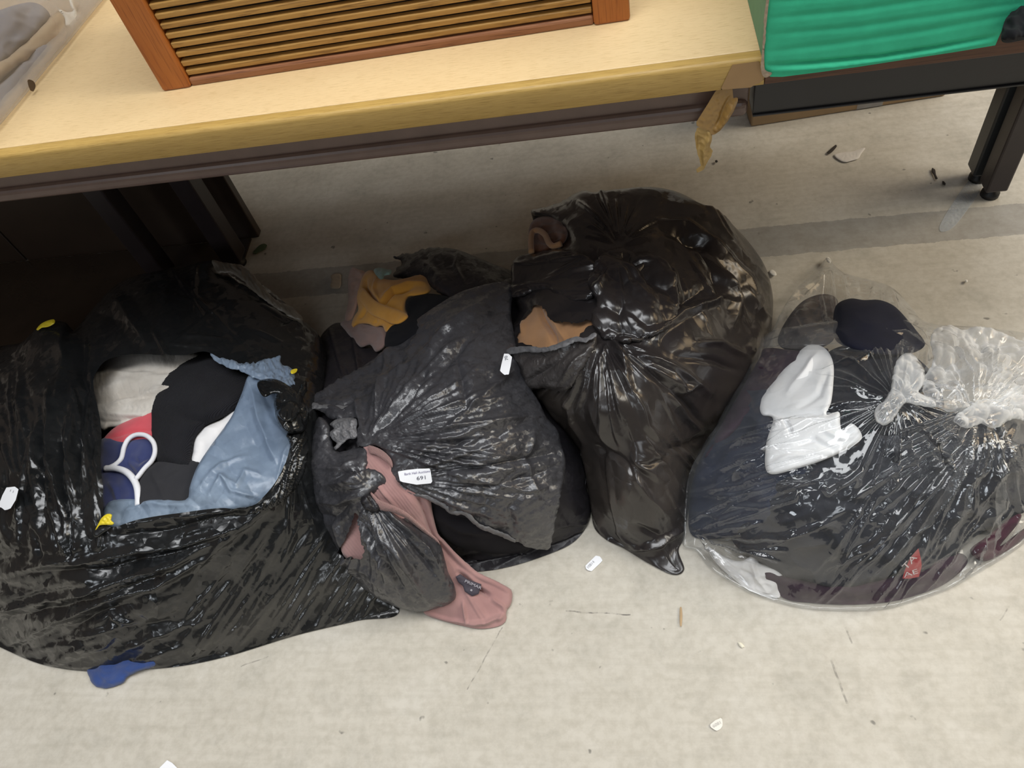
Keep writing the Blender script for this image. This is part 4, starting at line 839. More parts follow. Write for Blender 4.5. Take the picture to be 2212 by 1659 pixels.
sheet('ribbed_hem', PINK, [(800, 1062), (820, 1080), (850, 1092), (880, 1108), (905, 1130), (928, 1150), (945, 1165), (952, 1180), (935, 1165), (905, 1142), (880, 1122), (850, 1108), (815, 1098)], S2p, 2, -.022, .006, 7, wr=lambda X, Y: grain(X, Y, -50, 12, 4, .0012, 3), back=.004, parent=pk)
sheet('ribbed_hem', PINK, [(796, 962), (825, 972), (845, 992), (848, 1010), (838, 1000), (815, 984), (798, 978)], S2p, 2, -.008, .004, 7, wr=lambda X, Y: grain(X, Y, -60, 12, 4, .0012, 3), back=.004, parent=pk)
lb = sheet('care_label', DLAB, [(984, 1246), (994, 1240), (1012, 1252), (1040, 1262), (1034, 1283), (1020, 1288), (1004, 1278), (1000, 1266), (990, 1258)], S2p, 1.5, -.008, .002, 6, wr=wv(.001, 12, 3), back=.0012, parent=pk, smooth=False)
lb['label'] = 'dark woven label with pale lettering'
text_part('lettering', 'PRIMAR', (1003.5, 1257.5), (1039, 1273.5), 6, S2p, -.0125, simple('pale_label_thread', (.42, .40, .44), .8), lb)
text_part('lettering', '8', (1015.5, 1276), (1019.5, 1277.5), 4, S2p, -.0125, simple('pale_label_thread', (.55, .53, .57), .8), lb)
# black garment under the flap
tag(sheet('black_garment', cloth('soft_black_jersey', (.014, .012, .015), (.009, .008, .010)), [(905, 1050), (960, 1080), (1030, 1120), (1100, 1155), (1150, 1180), (1110, 1195), (1050, 1195), (1000, 1185), (960, 1165), (940, 1130), (925, 1080)], S2, 2.5, .010, .02, 20,
    wr=lambda X, Y: strokes(X, Y, [([(940, 1120), (1000, 1145), (1080, 1150)], 14, .006), ([(930, 1090), (980, 1120), (1040, 1130)], 12, -.006)]) + .003 * perlin(X / 40, Y / 30, 2), back=.02), 'black garment showing through the hole below the lot sticker', 'garment')
# garments poking from the rear tear
MUST = cloth('mustard_jersey', (.62, .30, .045), (.52, .24, .03), weave=500)
S2y = Surf([(740, 600, .1), (800, 580, .13), (900, 590, .15), (930, 640, .18), (880, 690, .19), (830, 720, .18), (760, 700, .12), (740, 650, .1), (820, 640, .17)])
mu = thing('mustard_garment', 'mustard yellow garment bulging from the back of the torn charcoal bag', 'garment', Pz(830, 650, 0))
sheet('garment_body', MUST, [(758, 702), (766, 682), (774, 668), (770, 640), (776, 618), (782, 598), (792, 586), (804, 584), (816, 592), (822, 600), (850, 605), (880, 600), (912, 592), (926, 608), (930, 628), (912, 640), (882, 642), (876, 668), (882, 684), (866, 698), (836, 718), (826, 704), (812, 706), (796, 700), (776, 700), (762, 708)], S2y, 1.8, 0, .016, 14,
      wr=lambda X, Y: strokes(X, Y, [([(790, 600), (788, 620), (800, 640), (815, 655)], 8, -.010), ([(812, 600), (808, 625), (820, 650)], 6, .006), ([(820, 652), (845, 625), (880, 612), (920, 612)], 8, .008), ([(825, 660), (850, 632), (890, 622)], 6, -.012), ([(776, 690), (790, 668)], 6, -.008), ([(806, 702), (815, 690)], 4, -.006)]) + .0015 * perlin(X / 20, Y / 20, 3), back=.03, parent=mu)
sheet('waistband', MUST, [(774, 640), (784, 622), (800, 638), (815, 652), (840, 662), (868, 672), (882, 684), (866, 698), (848, 700), (826, 690), (800, 678), (786, 660)], S2y, 1.8, -.016, .008, 9, wr=lambda X, Y: .001 * perlin(X / 15, Y / 15, 3), back=.008, parent=mu)['label'] = 'twisted mustard band across the garment'
tag(sheet('teal_garment', cloth('pale_teal_cotton', (.22, .33, .28)), [(808, 582), (822, 578), (836, 582), (846, 582), (844, 592), (830, 596), (826, 606), (812, 600)], S2y, 1.8, .004, .008, 8, wr=wv(.003, 10, 3), back=.01), 'pale teal cloth scrap behind the mustard garment', 'cloth')
tag(sheet('peach_garment', cloth('peach_cotton', (.40, .24, .18)), [(752, 600), (760, 578), (774, 582), (790, 590), (780, 620), (772, 660), (760, 690), (745, 690), (752, 650)], S2y, 2, .012, .01, 9, wr=wv(.003, 15, 4), back=.02), 'dull peach cloth to the left of the mustard garment', 'cloth')
tag(sheet('pink_grey_garment', cloth('mauve_cotton', (.26, .17, .15)), [(735, 700), (750, 690), (775, 695), (800, 702), (826, 706), (836, 722), (830, 750), (812, 760), (800, 745), (780, 750), (765, 735), (750, 720)], S2y, 2, .014, .012, 12, wr=wv(.004, 20, 5), back=.02), 'mauve cloth below the mustard garment inside the torn bag', 'cloth')
tag(sheet('black_jumper', cloth('matt_black_wool', (.008, .008, .010), (.006, .006, .008), weave=380), [(832, 728), (842, 705), (866, 694), (880, 682), (876, 662), (880, 646), (900, 638), (925, 634), (958, 638), (985, 648), (1000, 670), (950, 700), (900, 725), (868, 745), (845, 752), (832, 748)], S2y, 2.2, -.010, .02, 16, wr=wv(.003, 30, 5), back=.05), 'matt black woollen jumper beside the mustard garment', 'garment')

# ------------------------------------------------------------------ bag three: big black bag at the back
S3 = Surf([(1149, 460, .2), (1209, 436, .22), (1256, 412, .23), (1348, 408, .24), (1408, 405, .24), (1464, 416, .22), (1514, 440, .2), (1580, 483, .16), (1620, 526, .13), (1653, 576, .1), (1668, 640, .08), (1668, 690, .07), (1655, 740, .06), (1625, 840, .05), (1560, 930, .04), (1510, 1010, .03), (1485, 1130, .01), (1476, 1232, .012), (1453, 1240, .010), (1400, 1215, .006), (1310, 1165, .006), (1280, 1120, .02), (1265, 1010, .08), (1225, 935, .13), (1170, 860, .18), (1130, 800, .21), (1100, 750, .21), (1106, 620, .2), (1113, 559, .2),
           (1250, 520, .27), (1340, 560, .285), (1340, 650, .30), (1330, 740, .29), (1200, 640, .26), (1200, 760, .26), (1450, 560, .25), (1560, 620, .2), (1480, 720, .26), (1580, 740, .17), (1400, 850, .26), (1520, 850, .18), (1280, 900, .22), (1400, 980, .19), (1330, 1050, .14), (1440, 1100, .1), (1380, 1150, .06)])
bag3 = thing('bin_bag', 'big black bin bag with gathered knotted neck, half under the table', 'bag', Pz(1400, 1000, 0))
f3 = [([(1328, 738), (1348, 778), (1362, 834)], 13, .014), ([(1362, 771), (1421, 778), (1480, 810), (1534, 851)], 14, .012), ([(1440, 790), (1474, 847), (1500, 828)], 13, .010), ([(1300, 740), (1270, 790), (1255, 830)], 13, .010), ([(1310, 745), (1300, 800)], 9, .010), ([(1345, 745), (1400, 800), (1480, 870), (1530, 930)], 14, -.010),
      ([(1415, 476), (1481, 489), (1547, 536), (1614, 605), (1647, 662)], 16, .014), ([(1521, 530), (1561, 579), (1594, 645), (1587, 705)], 18, .014), ([(1464, 506), (1514, 539), (1550, 605), (1560, 650)], 18, -.016), ([(1430, 500), (1520, 530), (1600, 620), (1630, 700)], 12, -.010),
      ([(1398, 735), (1474, 676), (1547, 648), (1587, 655)], 15, .013), ([(1400, 720), (1450, 665), (1520, 625)], 18, -.013), ([(1226, 861), (1236, 911), (1262, 955)], 9, .009), ([(1355, 1186), (1426, 1173), (1477, 1140)], 12, .012), ([(1371, 1129), (1428, 1160)], 11, -.006), ([(1330, 1150), (1350, 1165), (1375, 1180)], 9, .007),
      ([(1369, 1024), (1393, 1062), (1439, 1115)], 14, .007), ([(1263, 953), (1268, 1013), (1265, 1060)], 11, .010), ([(1274, 877), (1300, 930), (1331, 985)], 16, .007), ([(1285, 960), (1300, 975), (1306, 985)], 10, -.009), ([(1300, 960), (1350, 1005), (1370, 1030)], 10, -.006), ([(1440, 970), (1500, 960), (1530, 940)], 16, -.010), ([(1395, 965), (1440, 985), (1400, 1005), (1380, 1000)], 9, -.005),
      ([(1440, 830), (1480, 900), (1520, 930)], 13, .009), ([(1375, 850), (1400, 920), (1425, 955)], 14, .008), ([(1500, 740), (1560, 740), (1615, 768)], 12, .010), ([(1460, 770), (1540, 780), (1600, 800)], 12, -.008), ([(1340, 600), (1400, 570), (1450, 590), (1470, 650)], 12, .012), ([(1300, 640), (1330, 620), (1400, 630), (1440, 680), (1420, 740)], 12, .012), ([(1310, 670), (1360, 700), (1400, 680)], 11, -.012)]
def wr3(X, Y):
    r = sm(X, 1450, 1540) * (1 - sm(Y, 680, 760)); lo = sm(Y, 800, 900)
    h = strokes(X, Y, f3) + fan(X, Y, (1338, 528), 22, -165, -8, 14, 80, 170, 13, .012, 2) + fan(X, Y, (1300, 732), 20, 12, 150, 14, 70, 300, 14, .011, 6)
    h = h + facets(X, Y, 80, .008, 60, 1.7, 9) * (1 - .5 * lo) + soft(X, Y, 120, .004, 4)
    h = h + r * lines(X, Y, 18, (1460, 440, 1660, 720), 58, 7, 120, 260, 12, .008, 3, .08) + lo * (facets(X, Y, 62, .007, 62, 2.2, 8) + lines(X, Y, 9, (1290, 880, 1500, 1150), 65, 14, 90, 200, 13, .005, 5))
    return h
hole3 = [(1122, 735), (1126, 705), (1140, 680), (1158, 660), (1175, 668), (1190, 690), (1215, 698), (1250, 700), (1268, 692), (1280, 700), (1262, 720), (1240, 735), (1210, 745), (1160, 750)]
sheet('bag_body', BLK3, [(1152, 466), (1148, 455), (1170, 449), (1209, 436), (1256, 412), (1282, 415), (1302, 412), (1348, 407), (1408, 404), (1464, 415), (1514, 440), (1550, 460), (1580, 483), (1620, 526), (1653, 576), (1668, 629), (1669, 680), (1660, 740), (1625, 845), (1560, 930), (1512, 1010), (1488, 1100), (1478, 1160), (1466, 1190), (1478, 1230), (1454, 1241), (1400, 1216), (1350, 1186), (1310, 1166), (1284, 1140), (1276, 1100), (1268, 1050), (1260, 990), (1225, 938), (1190, 900), (1165, 865), (1130, 830), (1115, 790), (1092, 757), (1103, 742), (1088, 722), (1108, 700), (1122, 670), (1108, 630), (1104, 600), (1112, 560), (1150, 545), (1190, 535), (1220, 505), (1190, 480), (1170, 470)],
      S3, 2.5, 0, .05, 42, holes=[hole3], wr=wr3, back=.14, bback=26, drop=True, parent=bag3, rag=2.4, ragf=lambda x, y: ((x < 1230) & (y < 800)).astype(float), ragh=5,
      thinf=lambda X, Y: sm(Y, 780, 860) * (.35 + .5 * sm(facets(X, Y, 95, 1, 62, 1.7, 21), .0, .5)) * (1 - sm(Y, 1120, 1160)) + .3 * sm(X, 1540, 1600))
SH = plastic('crumpled_bag_rim', (.035, .031, .031), (.07, .063, .06), .33, .9, 100, .0016, .6)
sheet('torn_flap', SH, [(1092, 757), (1108, 752), (1140, 748), (1175, 752), (1205, 744), (1225, 736), (1245, 728), (1262, 730), (1285, 720), (1290, 742), (1272, 775), (1255, 805), (1236, 835), (1215, 847), (1180, 838), (1140, 840), (1130, 820), (1120, 790), (1108, 772)], S3, 2, -.026, .012, 12,
      wr=lambda X, Y: strokes(X, Y, [([(1100, 756), (1170, 762), (1250, 738)], 10, .006), ([(1135, 830), (1190, 790), (1240, 750)], 12, -.008), ([(1200, 840), (1240, 790), (1275, 750)], 9, .009)]) + facets(X, Y, 30, .006, -40, 1.5, 3) + facets(X, Y, 11, .0015, -40, 1.3, 6), back=.003, parent=bag3, rag=2.2)['label'] = 'crumpled torn flap below the hole'
sheet('torn_edge', PALE, [(1092, 757), (1110, 750), (1140, 747), (1175, 750), (1203, 742), (1225, 734), (1245, 727), (1264, 729), (1286, 718), (1288, 727), (1266, 739), (1244, 738), (1222, 748), (1198, 756), (1165, 762), (1130, 760), (1102, 765)], S3, 1.6, -.040, .002, 5, wr=lambda X, Y: facets(X, Y, 9, .0035, 0, 1.2, 5), back=.002, parent=bag3, rag=1.8)['label'] = 'pale frayed rim of the torn hole'
sheet('gathered_neck', BLK3, [(1290, 560), (1330, 535), (1375, 545), (1420, 560), (1455, 590), (1470, 640), (1462, 690), (1430, 720), (1390, 735), (1340, 740), (1300, 730), (1280, 690), (1295, 650), (1275, 610)], S3, 2.2, -.014, .014, 14,
      wr=lambda X, Y: fan(X, Y, (1325, 552), 12, 10, 170, 40, 90, 180, 18, .014, 3) + facets(X, Y, 50, .022, 30, 1.5, 5) + facets(X, Y, 20, .004, 30, 1.4, 6), back=.03, bback=30, parent=bag3, rag=3)['label'] = 'knotted bunched neck of the bag'
sheet('torn_flap', BLK3, [(1112, 560), (1150, 548), (1200, 538), (1250, 545), (1290, 570), (1296, 610), (1282, 640), (1245, 650), (1210, 640), (1180, 625), (1150, 630), (1125, 640), (1106, 640), (1104, 600)], S3, 2.2, -.010, .007, 12,
      wr=lambda X, Y: lines(X, Y, 14, (1110, 550, 1290, 640), -8, 10, 70, 160, 9, .006, 3) + facets(X, Y, 45, .007, -8, 1.8, 6), back=.01, parent=bag3, rag=2.2)['label'] = 'dark torn flap folded over the bag mouth'
TANB = cloth('tan_felt', (.40, .215, .10), (.33, .17, .075), weave=500); TAND = cloth('rust_brown_felt', (.17, .07, .035), (.13, .05, .025))
tn = thing('tan_garment', 'tan felt garment showing through the hole in the big black bag', 'garment', Pz(1180, 720, .2))
sheet('garment_body', TANB, [(1112, 745), (1116, 700), (1135, 670), (1158, 650), (1190, 655), (1240, 690), (1285, 690), (1280, 730), (1240, 760), (1150, 765)], S3, 2, .012, .012, 14,
      wr=lambda X, Y: strokes(X, Y, [([(1164, 660), (1175, 690), (1195, 720), (1200, 745)], 9, -.014), ([(1178, 680), (1205, 705), (1220, 735)], 12, .008), ([(1130, 690), (1125, 730)], 12, .004)]) + .002 * perlin(X / 30, Y / 30, 3), back=.03, parent=tn)
tn2 = thing('rust_garment', 'rust brown garment curled at the upper left tear of the big black bag', 'garment', Pz(1165, 510, .15))
sheet('garment_body', TAND, [(1144, 545), (1142, 500), (1150, 478), (1170, 468), (1200, 470), (1225, 490), (1222, 520), (1196, 538), (1165, 546)], S3, 2, .014, .016, 12, wr=wv(.005, 22, 3), back=.02, parent=tn2)
tube('rolled_edge', TANB, [(1148, 545), (1147, 515), (1152, 500), (1165, 498), (1178, 508), (1186, 525), (1196, 532), (1212, 526)], S3, .006, -.004, tn2)['label'] = 'lighter rolled hem'

# ------------------------------------------------------------------ bag four: clear bag of dark clothes
C4 = [(1787, 560, .03), (1760, 588, .04), (1722, 622, .06), (1688, 671, .08), (1670, 712, .09), (1643, 743, .09), (1588, 843, .1), (1546, 919, .1), (1515, 967, .1), (1488, 1025, .08), (1477, 1101, .05), (1476, 1179, .02), (1503, 1191, .01), (1531, 1226, .006), (1571, 1254, .005), (1630, 1286, .004), (1690, 1304, .004), (1750, 1316, .004), (1829, 1320, .004), (1908, 1316, .004), (1968, 1302, .004), (2047, 1274, .005), (2127, 1230, .006), (2206, 1179, .01), (2290, 1100, .02), (2310, 1000, .06), (2290, 880, .1), (2240, 740, .1), (2150, 712, .12), (2020, 700, .12), (1967, 664, .1), (1929, 622, .08), (1881, 605, .06), (1829, 591, .05),
      (1800, 700, .15), (1900, 690, .15), (1750, 800, .19), (1900, 800, .23), (1940, 850, .25), (2050, 850, .22), (2150, 850, .18), (1750, 900, .22), (1850, 950, .24), (1640, 900, .17), (1640, 1050, .17), (1750, 1050, .2), (1900, 1050, .2), (2050, 1000, .2), (2150, 1000, .16), (1600, 1150, .1), (1750, 1180, .12), (1900, 1180, .12), (2050, 1120, .13), (2150, 1120, .08), (1650, 1230, .05), (1800, 1260, .05), (1950, 1250, .05), (2050, 1210, .05), (1740, 660, .1), (1850, 640, .09)]
S4 = Surf(C4)
bag4 = thing('clear_bag', 'clear plastic bag stuffed with dark clothes at the right', 'bag', Pz(1850, 1100, 0))
out4 = [(1787, 556), (1760, 588), (1722, 622), (1688, 671), (1670, 712), (1643, 743), (1615, 795), (1588, 843), (1546, 919), (1515, 967), (1488, 1025), (1477, 1101), (1474, 1150), (1476, 1180), (1503, 1191), (1531, 1226), (1571, 1254), (1630, 1286), (1690, 1304), (1750, 1316), (1829, 1320), (1908, 1316), (1968, 1302), (2047, 1274), (2127, 1230), (2206, 1179), (2290, 1100), (2320, 1000), (2300, 880), (2250, 740), (2150, 710), (2080, 704), (2020, 700), (1990, 690), (1967, 662), (1929, 622), (1881, 605), (1829, 591), (1801, 572)]
g4a, g4b = (1938, 862), (2125, 872)
f4 = [(a_, b_, c_ * 1.5) for a_, b_, c_ in [([(1522, 1068), (1640, 1000), (1720, 950)], 9, .007), ([(1522, 1070), (1600, 1072), (1680, 1050), (1740, 1040)], 9, .008), ([(1565, 1090), (1650, 1095), (1720, 1075), (1725, 1060)], 8, .007), ([(1560, 985), (1650, 940), (1720, 905)], 7, .005), ([(1600, 960), (1680, 915)], 6, .004), ([(1505, 1150), (1560, 1140), (1640, 1130)], 8, .006), ([(1630, 1165), (1700, 1155), (1715, 1148)], 8, .006),
      ([(1512, 1145), (1560, 1165), (1600, 1180), (1700, 1185)], 7, .006), ([(1510, 1150), (1545, 1190), (1570, 1230)], 7, .005), ([(1495, 1110), (1540, 1110), (1570, 1120)], 7, .004), ([(1640, 745), (1740, 710), (1850, 690), (1890, 705)], 8, .006), ([(1645, 750), (1740, 756), (1830, 752)], 7, .006), ([(1790, 590), (1797, 640), (1812, 690)], 8, .008), ([(1690, 670), (1740, 640), (1790, 600)], 10, .005), ([(1760, 800), (1850, 790), (1900, 760)], 7, .005),
      ([(1895, 720), (1950, 720), (2000, 760), (1995, 800)], 9, .008), ([(1930, 690), (1990, 720), (2010, 770)], 9, .006), ([(1780, 1055), (1790, 1065), (1870, 1010)], 8, .007), ([(2090, 900), (2060, 1000), (1990, 1120), (1880, 1240)], 11, .009), ([(2120, 900), (2100, 1010), (2060, 1110), (2010, 1200)], 10, .009), ([(2150, 905), (2140, 1000), (2110, 1100)], 10, .008), ([(2190, 920), (2160, 980), (2110, 1210), (2060, 1250)], 10, .007), ([(2065, 905), (2020, 1010), (1950, 1100), (1850, 1200)], 9, .008), ([(1960, 1090), (1900, 1160), (1800, 1220)], 10, .006)]]
def wr4(X, Y):
    h = strokes(X, Y, f4) + (.15 + .85 * sm(Y, 745, 790)) * fan(X, Y, g4a, 48, 0, 360, 16, 90, 260, 8, .011, 3) + fan(X, Y, g4b, 32, 62, 160, 14, 200, 430, 10, .014, 8) + fan(X, Y, (1508, 1150), 16, -40, 62, 10, 80, 240, 8, .009, 5)
    m = sm(X, 1720, 1850) * sm(Y, 1050, 1130)
    h = h + soft(X, Y, 100, .005, 3) + facets(X, Y, 60, .005, -25, 2.0, 3) + m * lines(X, Y, 40, (1760, 1080, 2200, 1300), 128, 8, 130, 330, 9, .006, 5, .08)
    h = h + lines(X, Y, 20, (1520, 900, 1720, 1180), -22, 9, 110, 260, 8, .010, 6) + (1 - sm(Y, 700, 760)) * (lines(X, Y, 16, (1690, 590, 1960, 740), 70, 40, 60, 150, 7, .006, 7) + facets(X, Y, 34, .005, 0, 1.3, 6))
    p = np.exp(-(((X - 1690) / 75) ** 2 + ((Y - 1035) / 42) ** 2)) + np.exp(-(((X - 1590) / 45) ** 2 + ((Y - 1010) / 25) ** 2)) + np.exp(-(((X - 1890) / 50) ** 2 + ((Y - 1110) / 40) ** 2))
    return h + p * facets(X, Y, 13, .0042, -20, 1.6, 2)
sheet('bag_body', CLEAR, out4, S4, 2.3, -.004, .03, 35, wr=wr4, back=.12, bback=26, drop=True, parent=bag4)
# ruffled knots of film
sheet('knot', CLEARW, [(1890, 905), (1893, 880), (1912, 862), (1925, 835), (1930, 800), (1945, 770), (1968, 762), (1985, 780), (1998, 800), (1995, 830), (1985, 848), (2020, 862), (2020, 880), (1985, 876), (1960, 870), (1945, 882), (1925, 912), (1905, 918)], S4, 1.8, -.030, .014, 12, wr=lambda X, Y: fan(X, Y, (1950, 850), 18, 0, 360, 6, 30, 90, 8, .010, 3) + facets(X, Y, 15, .005, 60, 1.6, 3), back=.02, bback=14, parent=bag4, rag=1.5)['label'] = 'whitish knot of twisted clear film'
RF = [(2000, 860), (1995, 820), (2015, 780), (2010, 740), (2020, 712), (2050, 702), (2080, 712), (2110, 705), (2150, 712), (2190, 730), (2230, 760), (2240, 820), (2225, 880), (2180, 905), (2120, 900), (2070, 890), (2030, 880)]
sheet('ruffled_neck', CLEARW, RF, S4, 2, -.02, .010, 14, wr=lambda X, Y: fan(X, Y, (2115, 895), 26, -170, -5, 10, 110, 210, 13, .016, 5) + facets(X, Y, 36, .018, 40, 1.5, 5) + facets(X, Y, 15, .007, 40, 1.4, 9), back=0, parent=bag4, rag=1.5)['label'] = 'ruffled bunch of cloudy film at the bag neck'
sheet('ruffled_neck', CLEARW, [(2060, 905), (2090, 880), (2120, 862), (2160, 860), (2200, 830), (2240, 850), (2240, 910), (2190, 905), (2150, 925), (2120, 915), (2085, 925)], S4, 1.8, -.040, .006, 10, wr=lambda X, Y: facets(X, Y, 26, .010, 0, 1.4, 3), back=0, parent=bag4, rag=2.0)
sheet('loose_film', CLEAR, [(1643, 745), (1668, 715), (1740, 702), (1830, 690), (1895, 704), (1870, 730), (1838, 752), (1760, 756), (1700, 752)], S4, 2, -.02, .004, 8, wr=lambda X, Y: facets(X, Y, 34, .006, 0, 1.5, 3), back=0, parent=bag4)

# the clothes inside, just under the film
DN = cloth('dark_navy_cloth', (.034, .041, .066), (.024, .029, .048), weave=420, bs=.5); CH = cloth('charcoal_cloth', (.034, .036, .045), (.023, .025, .032), weave=420, bs=.6); PUR = cloth('plum_cloth', (.050, .026, .042), (.030, .016, .027)); BK = cloth('blue_black_cloth', (.010, .011, .018), (.007, .008, .012))
def lump(name, mat, poly, dt, lab, cat, sd, bulge=.02, bw=25, a=.005, s=60, extra=None, back=.03, step=3, surf=S4, **kw):
    return tag(sheet(name, mat, poly, surf, step, dt, bulge, bw, wr=lambda X, Y: a * perlin(X / s, Y / s, sd) + a * .8 * rid(perlin(X / s * .7 + Y / s * .3, Y / s * 1.2, sd + 3)) + (strokes(X, Y, extra) if extra else 0), back=back, bback=35, **kw), lab, cat)
lump('dark_garment', DN, [(1655, 775), (1700, 760), (1790, 760), (1800, 860), (1760, 960), (1740, 1080), (1720, 1150), (1600, 1160), (1500, 1160), (1488, 1100), (1498, 1030), (1525, 970), (1560, 915), (1600, 845)], .022, 'navy garment filling the left side of the clear bag', 'garment', 3, a=.006)
lump('plum_garment', PUR, [(1640, 775), (1655, 752), (1720, 757), (1790, 757), (1720, 830), (1640, 880), (1560, 960), (1520, 990), (1560, 915), (1600, 845)], .014, 'dark plum garment along the upper left of the clear bag', 'garment', 5)
lump('dark_garment', CH, [(1580, 1150), (1700, 1030), (1850, 960), (1960, 920), (2040, 1000), (2020, 1120), (1940, 1230), (1860, 1270), (1740, 1262), (1650, 1220)], .020, 'charcoal garment at the front middle of the clear bag', 'garment', 8, a=.007, extra=[([(1760, 1100), (1820, 1180), (1900, 1200)], 18, .006), ([(1700, 1120), (1780, 1080), (1860, 1090)], 16, -.006)])
lump('dark_garment', BK, [(1780, 770), (1900, 740), (2000, 790), (2040, 880), (2010, 990), (1900, 1010), (1820, 1000), (1790, 900)], .024, 'blue black garment under the knot of the clear bag', 'garment', 9)
lump('dark_garment', CH, [(2020, 900), (2100, 880), (2200, 890), (2260, 950), (2250, 1060), (2190, 1120), (2120, 1150), (2060, 1200), (2000, 1230), (1940, 1240), (1980, 1120), (2030, 1000)], .022, 'charcoal garment at the right of the clear bag', 'garment', 12, a=.007)
lump('plum_garment', PUR, [(1640, 1230), (1740, 1255), (1860, 1260), (1960, 1235), (2060, 1195), (2090, 1215), (2040, 1262), (1965, 1290), (1905, 1302), (1830, 1306), (1750, 1302), (1690, 1290)], .012, 'plum garment along the bottom of the clear bag', 'garment', 14)
lump('maroon_garment', cloth('maroon_cloth', (.075, .018, .036), (.05, .012, .025)), [(2095, 1190), (2130, 1160), (2180, 1120), (2205, 1110), (2200, 1130), (2160, 1180), (2215, 1140), (2225, 1150), (2190, 1180), (2130, 1212)], .012, 'maroon garment at the lower right corner of the clear bag', 'garment', 15, bw=12, bulge=.01, step=2.2)
# cap-like navy garment at the top
S4h = Surf([(1780, 680, .12), (1830, 645, .13), (1880, 640, .13), (1930, 655, .125), (1975, 720, .135), (2000, 760, .16), (1900, 740, .19), (1820, 720, .18), (1880, 690, .175)])
lump('navy_garment', cloth('midnight_navy_wool', (.011, .012, .024), (.008, .009, .018), weave=420), [(1806, 660), (1835, 645), (1866, 648), (1900, 648), (1930, 660), (1955, 684), (1978, 712), (1998, 745), (1960, 765), (1880, 765), (1810, 740), (1800, 700)], -.022, 'rounded midnight navy garment at the top of the clear bag', 'garment', 5, .02, 24, .002, 60, surf=S4h, step=2.2)
lump('grey_garment', cloth('grey_brown_cloth', (.075, .06, .058), (.05, .04, .038)), [(1680, 735), (1700, 690), (1735, 650), (1780, 635), (1810, 650), (1800, 700), (1800, 735), (1760, 755), (1700, 756)], .022, 'grey brown garment beside the navy one at the back of the clear bag', 'garment', 8, a=.006, s=26)
# whites
lump('white_garment', cloth('bright_white_cotton', (.97, .97, .97), (.94, .945, .95)), [(1735, 752), (1760, 744), (1785, 755), (1800, 785), (1800, 830), (1795, 870), (1785, 895), (1812, 890), (1815, 915), (1820, 930), (1840, 915), (1860, 935), (1855, 955), (1800, 985), (1730, 1010), (1660, 1022), (1655, 960), (1670, 905), (1645, 895), (1645, 860), (1690, 800)], .004, 'bright white garment in the upper middle of the clear bag', 'garment', 23, .010, 12, .0012, 70, [([(1690, 900), (1705, 925), (1710, 935)], 7, -.010), ([(1720, 960), (1760, 950), (1800, 970)], 9, -.008), ([(1770, 760), (1745, 800), (1700, 850)], 14, .006), ([(1790, 800), (1770, 850), (1720, 885)], 12, -.005), ([(1650, 890), (1720, 895), (1790, 890)], 10, -.009), ([(1665, 1000), (1720, 985), (1790, 975)], 10, .005), ([(1780, 930), (1820, 950), (1850, 940)], 9, .006)], .02, 2.2)
S4w = Surf([(1520, 1170, .035), (1560, 1190, .035), (1600, 1260, .008), (1690, 1290, .008), (1640, 1190, .05), (1700, 1250, .03), (1620, 1230, .03)])
lump('white_garment', cloth('cream_white_cotton', (.83, .81, .78), (.74, .72, .70)), [(1528, 1180), (1545, 1190), (1570, 1205), (1600, 1212), (1628, 1200), (1640, 1215), (1665, 1225), (1690, 1240), (1685, 1260), (1684, 1290), (1655, 1288), (1620, 1276), (1590, 1255), (1560, 1230), (1538, 1205)], .004, 'cream white garment at the lower left of the clear bag', 'garment', 6, .008, 12, .003, 30, [([(1625, 1215), (1635, 1250), (1660, 1280)], 9, .006), ([(1600, 1230), (1622, 1245), (1630, 1270)], 7, -.006)], .008, 2, surf=S4w)
# red clothing label
REDM = simple('red_label', (.45, .05, .055), .6)
rl = sheet('clothing_label', REDM, [(1984, 1184), (1990, 1210), (1991, 1224), (1985, 1246), (1965, 1250), (1949, 1250), (1955, 1230), (1966, 1205)], S4, 1.5, .004, 0, 5, back=.001, smooth=False)
tag(rl, 'small red clothing label with white lettering inside the clear bag', 'label')
WTX = simple('white_print', (.75, .68, .67), .7)
text_part('lettering', 'TA', (1957, 1232), (1982, 1205), 13, S4, .0034, WTX, rl); text_part('lettering', 'AE', (1953, 1248), (1984, 1238), 10, S4, .0034, WTX, rl)

# ------------------------------------------------------------------ tags and litter
def ptag(poly, surf, dt, lab, txt, cat='tag', grp=None, mat=WHITE, parent=None, ink=INKL):
    o = sheet('price_tag', mat, poly, surf, 1.5, dt, 0, 5, back=.0008, smooth=False, zmin=.0012); tag(o, lab, cat)
    for (s, p0, p1, h) in txt: text_part('lettering', s, p0, p1, h, surf, dt - .0009, ink, o)
    return o
Z0 = PlaneZ(.0025)
ptag([(1264.5, 1222), (1287, 1200), (1296, 1202), (1299, 1206), (1301.5, 1211), (1297, 1216), (1278, 1234), (1270, 1232), (1266, 1229)], Z0, 0, 'white paper tag lying on the floor between the two right bags', [('10814', (1271.5, 1228), (1285, 1214.5), 6)])
ptag([(1534, 1565), (1545, 1556), (1559, 1550), (1561, 1560), (1561, 1568), (1556, 1575), (1548, 1579), (1541, 1575), (1534.5, 1570)], Z0, 0, 'torn rounded cream tag lying alone on the bare floor', [('6081', (1542, 1572), (1558, 1563), 7)], mat=simple('cream_card', (.80, .77, .70), .7, .95), ink=simple('pale_grey_ink', (.55, .53, .50), .8))
ptag([(344, 1659), (361, 1642), (372, 1648), (386, 1662), (378, 1690), (352, 1690)], Z0, 0, 'white tag at the bottom edge of the picture', [])
